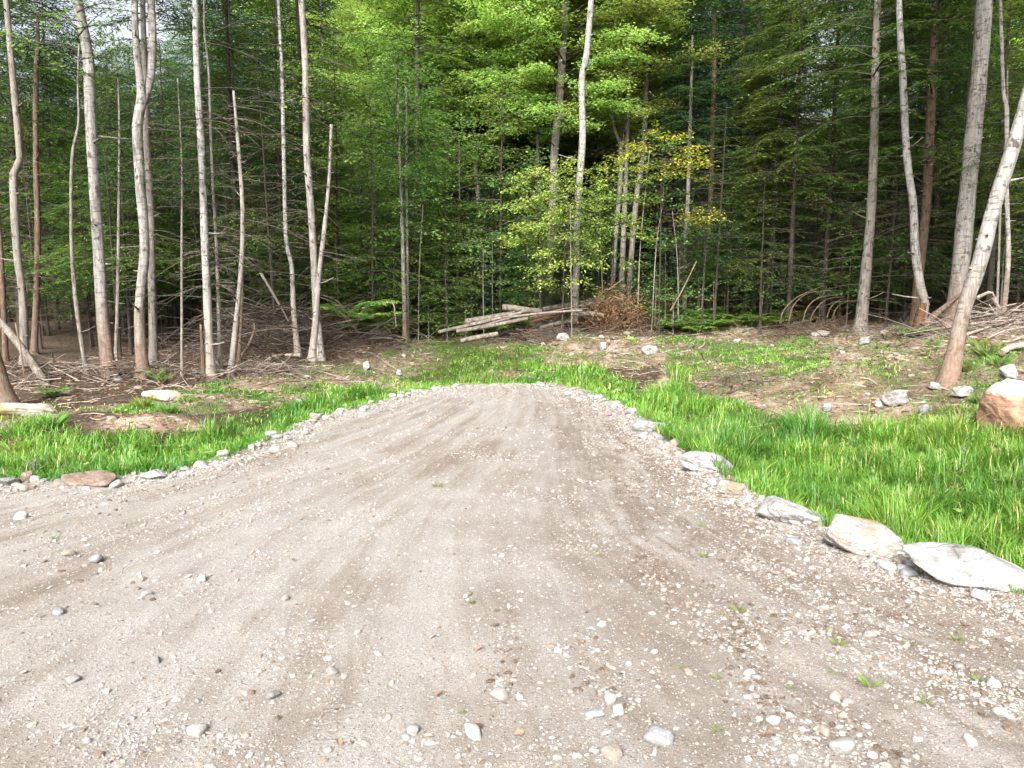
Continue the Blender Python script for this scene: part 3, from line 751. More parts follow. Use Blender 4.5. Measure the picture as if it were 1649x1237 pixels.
# ------------------------------------------------------------------ foliage generators (origin at the crown's foot on the trunk axis)
def rhombs(C, D, Nrm, L, W, fold=0.0):
    """leaf faces: centre, direction, normal, length, width -> 4-point rhombus"""
    D = D / (np.linalg.norm(D, axis=1)[:, None] + 1e-9)
    B = np.cross(Nrm, D); B /= np.linalg.norm(B, axis=1)[:, None] + 1e-9
    L = np.broadcast_to(L, (len(C),))[:, None]; W = np.broadcast_to(W, (len(C),))[:, None]
    U = np.cross(D, B)
    V = np.stack([C, C + D * L * .45 + B * W * .5 + U * W * fold, C + D * L, C + D * L * .45 - B * W * .5 + U * W * fold], 1)
    return V.reshape(-1, 3), (np.arange(len(C)) * 4)[:, None] + np.arange(4)

def conifer(seed, H, Rr, per_m=9, droop=.32, up=.18, leaf=.125, gap=.043, fill=1.0, tip=.75, lean=0):
    r = np.random.default_rng(seed); lv = MB(); wd = MB()
    n = int(H * per_m); z = np.sort(r.uniform(0, 1, n)) ** .92 * H * .985
    for i in range(n):
        fr = z[i] / H
        L = Rr * ((1 - fr) ** tip) * r.uniform(.55, 1.12) + .18
        if fr < .12: L *= .55 + 3 * fr
        az = i * 2.39996 + r.normal(0, .35); el = up * r.uniform(.3, 1.5); dr = droop * r.uniform(.5, 1.4)
        s = np.linspace(0, 1, 7); rr = L * s
        azs = az + .12 * r.normal() * s ** 2
        P = np.stack([rr * np.cos(azs), rr * np.sin(azs), z[i] + L * (el * s - dr * s ** 2)], 1)
        v, q, t = tube(P, np.linspace(.006 + .006 * L, .002, 7), 3, cap=False); wd.add(v, q)
        if r.random() > fill: continue
        nt = max(4, int(L / .085)); st = np.linspace(.12, 1.0, nt); sd = np.where(np.arange(nt) % 2, 1, -1)
        bx = np.interp(st, s, P[:, 0]); by = np.interp(st, s, P[:, 1]); bz = np.interp(st, s, P[:, 2])
        tl = (np.minimum(.62, .42 * L) * (1 - st) ** .7 * np.clip(st * 3.5, .3, 1) + .09) * r.uniform(.6, 1.2, nt)
        ta = az + sd * r.uniform(.65, 1.15, nt); tdz = -r.uniform(.02, .38, nt) - .25 * st * dr
        m = np.maximum(2, (tl / gap).astype(int)); k = np.repeat(np.arange(nt), m)
        j = np.concatenate([np.arange(a) for a in m]); u = (j + .5) / m[k]
        d = tl[k] * u
        C = np.stack([bx[k] + np.cos(ta[k]) * d, by[k] + np.sin(ta[k]) * d, bz[k] + tdz[k] * d * (1 + .6 * u)], 1)
        yaw = ta[k] + np.where(j % 2, 1, -1) * r.uniform(.25, .95, len(k))
        D = np.stack([np.cos(yaw), np.sin(yaw), tdz[k] + r.normal(0, .18, len(k))], 1)
        Nn = np.stack([r.normal(0, .30, len(k)), r.normal(0, .30, len(k)), np.ones(len(k))], 1)
        V, Q = rhombs(C, D, Nn, leaf * r.uniform(.7, 1.3, len(k)), leaf * .24)
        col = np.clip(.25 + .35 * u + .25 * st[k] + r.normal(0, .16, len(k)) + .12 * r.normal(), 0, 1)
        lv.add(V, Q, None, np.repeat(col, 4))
    return lv, wd

def broadleaf(seed, H, Rr, limbs=34, leaf=.10, dens=1.0, shape='oval', flat=.35, up=.55):
    r = np.random.default_rng(seed); lv = MB(); wd = MB()
    for i in range(limbs):
        fr = (i + r.random()) / limbs
        prof = (math.sin(math.pi * min(1, (.12 + .88 * fr))) ** .6 if shape == 'oval' else (1 - fr) ** .6)
        L = Rr * max(.25, prof) * r.uniform(.6, 1.15); az = i * 2.39996 + r.normal(0, .4); z0 = fr * H * .92
        el = up * r.uniform(.3, 1.4) * (.5 + fr)
        s = np.linspace(0, 1, 7); wob = r.normal(0, .12)
        P = np.stack([L * s * np.cos(az + wob * s), L * s * np.sin(az + wob * s), z0 + L * (el * s - .25 * s ** 2.2)], 1)
        v, q, t = tube(P, np.linspace(.008 + .009 * L, .003, 7), 4, cap=False); wd.add(v, q)
        nb = max(3, int(L * 6.5 * dens))
        for b in range(nb):
            sb = .2 + .8 * (b + r.random()) / nb
            B0 = np.array([np.interp(sb, s, P[:, c]) for c in range(3)])
            ba = az + (1 if b % 2 else -1) * r.uniform(.3, 1.25); bl = r.uniform(.35, .9) * (1.15 - .5 * sb) * min(1, .45 + L * .4)
            be = r.normal(.05, .22)
            bd = np.array([math.cos(ba), math.sin(ba), be])
            wd.add(*tube(np.stack([B0, B0 + bd * bl * .5 + [0, 0, .02], B0 + bd * bl]), [.006, .004, .002], 3, cap=False)[:2])
            m = max(6, int(bl * 44 * dens)); u = r.uniform(.1, 1.05, m); off = r.normal(0, .13, (m, 3)) * [1, 1, .42] * (.55 + .6 * bl)
            C = B0 + bd * bl * u[:, None] + off; C[:, 2] -= .1 * u ** 2 * bl
            yaw = ba + r.normal(0, 1.0, m)
            D = np.stack([np.cos(yaw), np.sin(yaw), r.normal(-.25, .3, m)], 1)
            Nn = np.stack([r.normal(0, flat, m), r.normal(0, flat, m), np.ones(m)], 1)
            V, Q = rhombs(C, D, Nn, leaf * r.uniform(.6, 1.25, m), leaf * r.uniform(.5, .75, m), -.12)
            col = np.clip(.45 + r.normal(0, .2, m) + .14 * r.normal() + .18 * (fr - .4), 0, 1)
            lv.add(V, Q, None, np.repeat(col, 4))
    return lv, wd

def bare_twigs(seed, H, Lm, per_m=9, z0=.4):
    """dead lower branches of a shaded conifer, trunk foot at origin"""
    r = np.random.default_rng(seed); wd = MB()
    for i in range(int(H * per_m)):
        z = z0 + r.random() * (H - z0); L = Lm * r.uniform(.3, 1.0) * (.6 + .4 * math.sin(math.pi * z / H)); az = i * 2.39996 + r.normal(0, .5)
        s = np.linspace(0, 1, 7); w = r.normal(0, .22); dr = r.uniform(.05, .45); el = r.uniform(-.05, .25)
        P = np.stack([L * s * np.cos(az + w * s * s), L * s * np.sin(az + w * s * s), z + L * (el * s - dr * s ** 2)], 1)
        v, q, t = tube(P, np.linspace(.0085, .0028, 7), 3, cap=False); wd.add(v, q)
        for b in range(r.integers(2, 6)):
            sb = r.uniform(.25, .95); B0 = np.array([np.interp(sb, s, P[:, c]) for c in range(3)]); ba = az + r.choice([-1, 1]) * r.uniform(.4, 1.1); bl = L * r.uniform(.12, .38)
            wd.add(*tube(np.stack([B0, B0 + bl * .5 * np.array([math.cos(ba), math.sin(ba), -.05]), B0 + bl * np.array([math.cos(ba + .2), math.sin(ba + .2), -.2 + .1 * r.normal()])]), [.005, .004, .002], 3, cap=False)[:2])
    return wd

def leafmesh(mb_, name, key): return mb_.mesh(name, M[key], False)
# one set of crown meshes; a mesh may be re-used with another foliage material by copying the mesh block's material
CON = [conifer(1, 10, 2.3, 15), conifer(2, 11, 2.0, 16), conifer(3, 9, 2.7, 13, .42, .22), conifer(4, 12, 2.5, 14)]
CONS = [conifer(11, 4.2, 1.5, 15, .3, .2, .10, .038, 1, .8), conifer(12, 3.4, 1.3, 15, .35, .25, .09, .036, 1, .7)]
BRO = [broadleaf(21, 7, 2.6, 54, .088, 1.6), broadleaf(22, 8, 3.0, 60, .09, 1.5), broadleaf(23, 6, 2.3, 48, .085, 1.7)]
BROS = [broadleaf(31, 4.4, 1.6, 30, .085, 1.0, 'cone', .3, .4), broadleaf(32, 3.2, 1.3, 24, .105, 1.1, 'oval', .28, .25), broadleaf(33, 4.6, 1.25, 34, .085, 1.2, 'oval', .35, .9)]
SPR = [broadleaf(45, 1.3, 1.15, 11, .09, 1.1, 'oval', .3, .16), broadleaf(46, .5, .95, 6, .09, 1.0, 'oval', .25, .05)]
SAP = [broadleaf(41, 2.2, .8, 13, .085, .8, 'oval', .4, .5), broadleaf(42, 1.6, .7, 10, .09, .8, 'oval', .4, .3)]
TWG = [bare_twigs(51, 4.5, 1.7), bare_twigs(52, 5.5, 1.4, 8), bare_twigs(53, 6.5, 1.9, 7)]
LIB = {'con': CON, 'cons': CONS, 'bro': BRO, 'bros': BROS, 'sap': SAP, 'spr': SPR}
CACHE = {}
def crown_me(kind, i, key):
    k = (kind, i, key)
    if k not in CACHE:
        base = (kind, i)
        if base not in CACHE: CACHE[base] = leafmesh(LIB[kind][i][0], 'crown_leaves', key); CACHE[k] = CACHE[base]
        else:
            m = CACHE[base].copy(); m.materials.clear(); m.materials.append(M[key]); CACHE[k] = m
    return CACHE[k]
def wood_me(kind, i, key='bark_dark'):
    k = ('w', kind, i, key)
    if k not in CACHE: CACHE[k] = LIB[kind][i][1].mesh('limb_wood', M[key], True)
    return CACHE[k]
def twig_me(i):
    k = ('t', i)
    if k not in CACHE: CACHE[k] = TWG[i].mesh('dead_wood', M['deadwood'], True)
    return CACHE[k]
def trunk_me(i, key):
    """plain straight-ish trunk 1 m tall units: 16 m high, foot radius .13"""
    k = ('k', i, key)
    if k not in CACHE:
        r = np.random.default_rng(900 + i); z = np.linspace(-.3, 16, 60)
        P = np.stack([.10 * np.cumsum(r.normal(0, .12, 60)) * z / 16, .10 * np.cumsum(r.normal(0, .12, 60)) * z / 16, z], 1)
        rad = .13 * (1 - z / 17.5) ** .8 + .07 * np.exp(-np.clip(z, 0, 9) / .18)
        v, q, t = tube(P, rad, 9, .05, i); mb_ = MB(); mb_.add(v, q, t); CACHE[k] = mb_.mesh('trunk', M[key], True)
    return CACHE[k]

# ------------------------------------------------------------------ the surveyed front trunks
def front_tree(name, pts, widths, bark, label, crown=None, twig=None, cat='tree', Y=None, extra=(), top=None, group=None, nsides=14, rough=.07, wobble=.12, flare=1.0):
    """pts: picture points from the top down to the foot; widths in picture units"""
    pts = np.array(pts, float); foot = pts[-1]
    h = ground_hit(*foot) if Y is None else None
    if h is None:
        X = at(foot[0], foot[1], Y)[0]; h = np.array([X, Y, z1(X, Y)])
    Yd = h[1]; P = np.array([at(x, y, Yd) for x, y in pts])[::-1].copy()
    w = np.array(widths, float)[::-1] * Yd / FPX * .5 * .9
    P[0] = h
    if top is not None and P[-1, 2] < h[2] + top:
        d = (P[-1] - P[-2]); d /= np.linalg.norm(d); d = d * .4 + np.array([0, 0, .6]); n = (h[2] + top - P[-1, 2]) / d[2]
        P = np.vstack([P, P[-1] + d * n * .5, P[-1] + d * n]); w = np.concatenate([w, [w[-1] * .85, w[-1] * .6]])
    r = np.random.default_rng(int(foot[0] * 7 + foot[1]))
    P[1:, 1] += np.cumsum(r.normal(0, wobble, len(P) - 1)) * .5
    PW = spline(np.column_stack([P, w]), .12)
    P, w = PW[:, :3], PW[:, 3]
    zz = P[:, 2] - h[2]
    w = w * (1 + .45 * flare * np.exp(-np.clip(zz, 0, 9) / .16))
    P = np.vstack([[P[0] - [0, 0, .25]], P]); w = np.concatenate([[w[0] * 1.1], w])
    root = empty(name, h, label, cat, group)
    mb_ = MB(); v, q, t = tube(P - h, w, nsides, rough, int(foot[0])); mb_.add(v, q, t)
    for ep, ew in extra:      # further stems / forks that are part of the same trunk
        E = np.array([at(x, y, Yd) for x, y in ep])[::-1].copy(); E[1:, 1] += .12
        if top is not None:
            d = E[-1] - E[-2]; d /= np.linalg.norm(d); E = np.vstack([E, E[-1] + d * max(.5, (h[2] + top - E[-1, 2]))]); ew = [ew[0] * .7] + list(ew)
        ew = np.array(ew, float)[::-1] * Yd / FPX * .5
        PW2 = spline(np.column_stack([E, ew]), .12); v, q, t = tube(PW2[:, :3] - h, PW2[:, 3], nsides, rough, int(ep[0][0])); mb_.add(v, q, t)
    for k in range(int(len(P) * .16)):      # knots and short dead stubs on the same trunk
        i = int(r.integers(6, max(8, len(P) - 4))); a = r.uniform(0, 6.28); d = np.array([math.cos(a), math.sin(a), r.uniform(-.1, .5)]); c = P[i] - h; L = r.uniform(.02, .12) if r.random() < .7 else r.uniform(.2, .6)
        mb_.add(*tube(np.array([c + d * w[i] * .6, c + d * (w[i] + L * .5), c + d * (w[i] + L) + [0, 0, .05 * L]]), np.array([.3, .2, .1]) * min(w[i], .07), 5))
    mb_.build('trunk', M[bark], root)
    tp = P[-1] - h
    if crown:
        kind, i, key, sc, dz = crown
        if tp[2] > 8.5 and h[1] < 19.5 and kind in ('bro', 'con') and key != 'needle_olive': sc *= .45; dz = -.3
        loc = tp + np.array([0, 0, dz]); rz = (0, 0, random.uniform(0, 6.28))
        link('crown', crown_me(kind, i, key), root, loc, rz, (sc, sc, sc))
        link('limb_branchwork', wood_me(kind, i), root, loc, rz, (sc, sc, sc))  # leafless limb wood of the crown, separate branch tubes
    if twig is not None:
        i, sc, sz = twig
        # dead branches follow the trunk's lean a little
        link('dead_branches', twig_me(i), root, (P[len(P) // 4, 0] - h[0], 0, 0), (0, 0, random.uniform(0, 6.28)), (sc, sc, sz))
    return root

FT = front_tree
FT('hardwood_tree', [(2, 0), (10, 70), (15, 170), (23, 255), (14, 278), (20, 340), (27, 420), (34, 480), (40, 600)], [9, 10, 11, 11, 13, 13, 13, 13, 16], 'bark_grey', 'kinked grey trunk at the far left edge beside the fallen log', ('bro', 0, 'leaf_mid', 1, -1.0), None, top=9)
FT('conifer_tree', [(55, 120), (54, 250), (56, 400), (56, 585)], [8, 9, 10, 11], 'bark_brown', 'thin brown conifer trunk between the kinked trunk and the pale leaning birch', ('con', 0, 'needle_dark', .8, -2.5), (0, .8, .9), Y=16.5, top=7)
FT('young_tree', [(131, 200), (126, 260), (123, 400), (130, 500), (140, 607)], [4, 5, 6, 7, 8], 'bark_tan', 'slender tan sapling trunk crossing close behind the pale leaning birch', ('sap', 0, 'leaf_mid', 1.0, -.6), None, top=5.5)
FT('birch_tree', [(110, -30), (125, 80), (138, 180), (146, 290), (153, 400), (165, 520), (177, 608)], [16, 17, 18, 18, 19, 21, 25], 'bark_pale', 'pale grey birch leaning left with a straight thick trunk, near the left side', ('bro', 1, 'leaf_mid', 1, .8), None, top=9)
FT('birch_tree', [(220, -30), (221, 60), (227, 130), (229, 160), (226, 205), (228, 300), (230, 400), (222, 500), (230, 608)], [10, 11, 12, 16, 17, 17, 16, 17, 22], 'bark_pale', 'crooked pale birch that forks into two stems near the top of the photo', ('bro', 0, 'leaf_mid', 1, .8), None, top=9, extra=[([(237, -30), (240, 60), (237, 120), (232, 165)], [10, 12, 12, 12])])
FT('hardwood_tree', [(236, 170), (238, 230), (242, 330), (245, 450), (248, 590)], [10, 11, 12, 13, 15], 'bark_tan', 'brown trunk rising directly behind the forked crooked birch', ('con', 1, 'needle_dark', .8, -2), (1, .8, .9), Y=15.2, top=8)
FT('young_tree', [(190, 240), (188, 350), (187, 450), (187, 592)], [4, 5, 6, 6], 'bark_tan', 'thin straight sapling between the leaning birch and the forked birch', ('cons', 1, 'needle_dark', .8, -2.5), None, Y=15.5, top=5.5)
FT('birch_tree', [(313, -30), (320, 120), (326, 240), (332, 400), (337, 540), (340, 613)], [9, 11, 12, 13, 15, 18], 'bark_white', 'straight whitish trunk with dead side twigs, between forked birch and brown snag', ('con', 1, 'needle_dark', .9, -1.5), (2, .9, 1.0), top=9)
FT('young_tree', [(329, 110), (335, 250), (343, 420), (355, 604)], [4, 5, 6, 8], 'bark_tan', 'thin stem touching the right side of the straight whitish trunk', None, (1, .6, .9), Y=13.9, top=6.5)
FT('dead_snag', [(326, 522), (327, 560), (328, 612)], [4, 6, 8], 'bark_brown', 'short broken brown stub at the foot of the straight whitish trunk', cat='snag', flare=.4)
FT('young_tree', [(291, 270), (290, 420), (293, 606)], [3, 4, 5], 'bark_tan', 'very thin straight pole of a sapling between the forked birch and whitish trunk', ('cons', 1, 'needle_dark', .6, -2.0), None, top=5.0)
FT('dead_snag', [(374, 145), (383, 240), (390, 330), (388, 420), (378, 540), (371, 606)], [4, 6, 7, 8, 9, 12], 'bark_pink', 'thin bowed brown snag with a broken top right of the whitish trunk', None, (0, .9, 1.1), cat='snag')
FT('dead_snag', [(388, 400), (387, 500), (385, 590)], [4, 5, 6], 'bark_brown', 'slim dark stem rising directly behind the foot of the bowed snag', None, None, cat='snag', Y=15)
FT('young_tree', [(445, -20), (452, 110), (455, 220), (461, 380), (470, 430), (473, 500), (480, 574)], [5, 6, 7, 7, 8, 9, 11], 'bark_white', 'wavy slender whitish trunk that bends left of the pinkish trunk', None, (2, .9, 1.15), top=9)
FT('birch_tree', [(492, -30), (497, 110), (500, 250), (505, 330), (508, 420), (508, 480), (515, 578)], [10, 11, 12, 12, 12, 12, 16], 'bark_pink', 'tall pinkish grey trunk behind the crossing thin stem, above the brush heap', ('bro', 2, 'leaf_lime', 1, -1.0), (1, .9, 1), top=9)
FT('young_tree', [(533, 200), (528, 290), (520, 390), (513, 450), (503, 579)], [5, 6, 8, 9, 13], 'bark_pink', 'thin leaning stem crossing in front of the tall pinkish trunk', ('sap', 0, 'leaf_mid', 1, -.8), None, top=4.3)
FT('young_tree', [(508, 290), (512, 220), (524, 185)][::-1], [3, 4, 5], 'bark_pale', 'pale forked branch tip standing right against the tall pinkish trunk', Y=14.5, flare=0) if False else None
FT('young_tree', [(637, 120), (643, 260), (648, 400), (652, 522)], [5, 6, 7, 8], 'bark_pale', 'left stem of the twin pale saplings near the middle, above the ferns', ('bros', 2, 'leaf_mid', 1.0, -3.6), None, Y=20.5, top=6.5)
FT('young_tree', [(654, 140), (655, 380), (656, 522)], [4, 5, 6], 'bark_pale', 'right stem of the twin pale saplings near the middle, above the ferns', ('bros', 0, 'leaf_mid', .8, -2.8), None, Y=20.7, top=6)
FT('hardwood_tree', [(912, -30), (908, 50), (900, 170), (893, 250), (890, 330), (887, 400), (884, 505)], [12, 13, 14, 14, 13, 13, 16], 'bark_grey', 'thick grey trunk standing left behind the white middle birch', ('bro', 1, 'leaf_lime', 1.05, -5.5), None, Y=23.5, top=11)
FT('birch_tree', [(953, -30), (944, 90), (937, 130), (938, 230), (930, 330), (927, 460), (925, 536)], [9, 11, 11, 12, 12, 13, 16], 'bark_white', 'tall white birch alone in the middle in front of the log pile', ('bro', 2, 'leaf_lime', 1, .0), None, top=10.5)
FT('dead_snag', [(984, 185), (992, 215), (1000, 240), (998, 300), (990, 400), (985, 480)], [5, 6, 8, 8, 8, 9], 'bark_grey', 'broken snag with a V shaped fork right of the white middle birch', None, None, cat='snag', Y=24, extra=[([(1010, 195), (1004, 225), (1000, 245)], [4, 5, 6])])
FT('hardwood_tree', [(1040, 120), (1035, 240), (1025, 310), (1018, 380), (1010, 490)], [8, 9, 10, 10, 11], 'bark_grey', 'leaning grey trunk below the orange leaves, right of the V shaped snag', ('bro', 0, 'leaf_lime', 1, -3), None, Y=24.5, top=10)
FT('conifer_tree', [(1110, 200), (1107, 330), (1103, 400), (1103, 492)], [6, 7, 7, 9], 'bark_tan', 'thin tan trunk in the shade beneath the small orange spray', ('con', 1, 'needle_dark', .8, -3.5), (1, .8, .8), Y=23, top=8)
FT('conifer_tree', [(1149, 100), (1145, 250), (1142, 380), (1140, 495)], [8, 9, 10, 11], 'bark_brown', 'brown trunk standing in the dark gap between orange spray and big hemlock', ('con', 0, 'needle_blue', 1, -5.2), (0, .8, .9), Y=24, top=9)
FT('young_tree', [(1216, 260), (1211, 330), (1205, 400), (1200, 480)], [5, 6, 7, 8], 'bark_dark', 'slanting dark sapling at the edge of the darkest gap', ('cons', 0, 'needle_green', 1, -2.8), None, Y=23, top=5.8)
FT('hemlock_tree', [(1408, 60), (1405, 220), (1401, 330), (1395, 420), (1386, 516)], [12, 14, 15, 17, 21], 'bark_tan', 'big hemlock with a tan trunk and long arching branches to the left', ('con', 2, 'needle_olive', 1.25, -4.6), (2, 1.35, .95), Y=19.3, top=9.5, flare=1.4)
FT('birch_tree', [(1455, -30), (1456, 60), (1458, 120), (1461, 250), (1470, 330), (1473, 400), (1480, 462), (1488, 490), (1481, 533)], [9, 11, 12, 12, 13, 14, 15, 13, 14], 'bark_white', 'curved white birch with a rotten brown foot on the right bank', ('bro', 0, 'leaf_mid', 1, -.5), None, top=10, flare=.3)
FT('hardwood_tree', [(1502, 40), (1497, 180), (1490, 330), (1481, 430), (1474, 505)], [14, 15, 15, 16, 17], 'bark_brown', 'dark brown trunk directly behind the curved white birch', ('con', 3, 'needle_olive', 1, -6), (1, 1, 1), Y=19, top=9)
FT('hardwood_tree', [(1576, -30), (1574, 90), (1565, 190), (1553, 320), (1545, 400), (1540, 470), (1534, 532)], [24, 25, 26, 28, 29, 30, 36], 'bark_pale', 'thickest pale grey trunk, upright on the right bank', ('bro', 1, 'leaf_mid', 1.1, -.5), None, top=10, nsides=18)
FT('hardwood_tree', [(1690, 0), (1655, 140), (1628, 240), (1600, 330), (1577, 420), (1556, 500), (1537, 580), (1526, 617)], [19, 21, 23, 24, 25, 26, 27, 29], 'bark_pale', 'pale trunk leaning strongly to the right across the thickest trunk', ('bro', 0, 'leaf_mid', .9, -.6), None, top=7.5, nsides=18)
FT('young_tree', [(1620, -30), (1625, 140), (1628, 175), (1624, 300), (1620, 420), (1616, 494)], [5, 6, 7, 7, 8, 9], 'bark_pale', 'thin pale kinked sapling at the right side behind the leaning trunk', ('bros', 2, 'leaf_mid', .9, -1.0), None, Y=14.5, top=7.5)
FT('young_tree', [(1613, 290), (1610, 400), (1607, 494)], [4, 4, 5], 'bark_tan', 'second thin sapling just left of the pale kinked sapling', ('cons', 1, 'needle_olive', .8, -2.2), None, Y=15.5, top=5)
FT('hardwood_tree', [(-40, 300), (-20, 520), (-4, 600), (14, 662)], [20, 22, 25, 38], 'bark_brown', 'flaring brown trunk foot cut off by the left edge of the photo', ('con', 1, 'needle_dark', .9, -4), None, top=9)
FT('dead_snag', [(6, 320), (9, 400), (9, 520), (10, 590)], [6, 8, 9, 9], 'bark_brown', 'thin brown snag with splintered top at the left edge', None, (1, .7, .9), cat='snag', Y=15.5)
for a, wd_, lab in [([(1048, 240), (1042, 290), (1032, 400), (1027, 480)], [3, 4, 4, 5], 'thin pale sapling stem on the left under the orange leaves'),
                    ([(1072, 260), (1066, 330), (1056, 400), (1050, 490)], [3, 3, 4, 4], 'thin leaning sapling stem on the right under the orange leaves'),
                    ([(918, 330), (919, 420), (921, 528)], [3, 4, 4], 'thin sapling stem touching the left side of the white birch'),
                    ([(966, 330), (968, 400), (973, 490)], [3, 3, 4], 'thin grey sapling stem rising out of the log pile'),
                    ([(1082, 340), (1090, 420), (1094, 500)], [3, 4, 4], 'thin leaning grey sapling stem left of the thin tan trunk'),
                    ([(779, 400), (778, 450), (779, 512)], [3, 3, 4], 'slender sapling stem in front of the left end of the log pile'),
                    ([(681, 330), (676, 430), (673, 510)], [3, 3, 4], 'slender stem just right of the twin pale saplings')]:
    FT('young_tree', a, [q_ * .45 for q_ in wd_], 'bark_grey', lab, ('sap', 1, 'leaf_mid', 1.0, -1.0), None, Y=20.5 if a[-1][1] < 520 else 18.8, nsides=7)

# ------------------------------------------------------------------ trees of the forest behind
def tree(name, px, Y, zc, H, kind, i, key, label, bark='bark_dark', rs=1.0, twig=None, group=None, rz=None, cat='tree'):
    """zc: height of the crown's foot above the ground, H: height of the crown"""
    X = float(at(px, 500, Y)[0]); g = z1(X, Y)
    base = {'con': (10, 11, 9, 12), 'cons': (4.2, 3.4), 'bro': (7, 8, 6), 'bros': (4.4, 3.2, 4.6), 'sap': (2.2, 1.6), 'spr': (1.1, .5)}[kind][i]
    sz = H / base
    root = empty(name, (X, Y, g), label, cat, group)
    tot = zc + H * (.97 if kind in ('con', 'cons') else .85); rad = {'con': .55, 'cons': .26, 'bro': .65, 'bros': .3, 'sap': .16, 'spr': .16}[kind] * max(.55, rs)
    rot = (random.gauss(0, .02), random.gauss(0, .02), random.uniform(0, 6.28) if rz is None else rz)
    link('trunk', trunk_me(random.randrange(5), bark), root, None, rot, (rad, rad, tot / 16))
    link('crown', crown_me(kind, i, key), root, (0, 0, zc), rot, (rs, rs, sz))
    link('limb_branchwork', wood_me(kind, i), root, (0, 0, zc), rot, (rs, rs, sz))  # bare wooden limbs inside the crown
    if twig: link('dead_branches', twig_me(random.randrange(3)), root, None, rot, (twig, twig, max(.5, zc / 4.6)))  # leafless dead branches low on the trunk
    return root

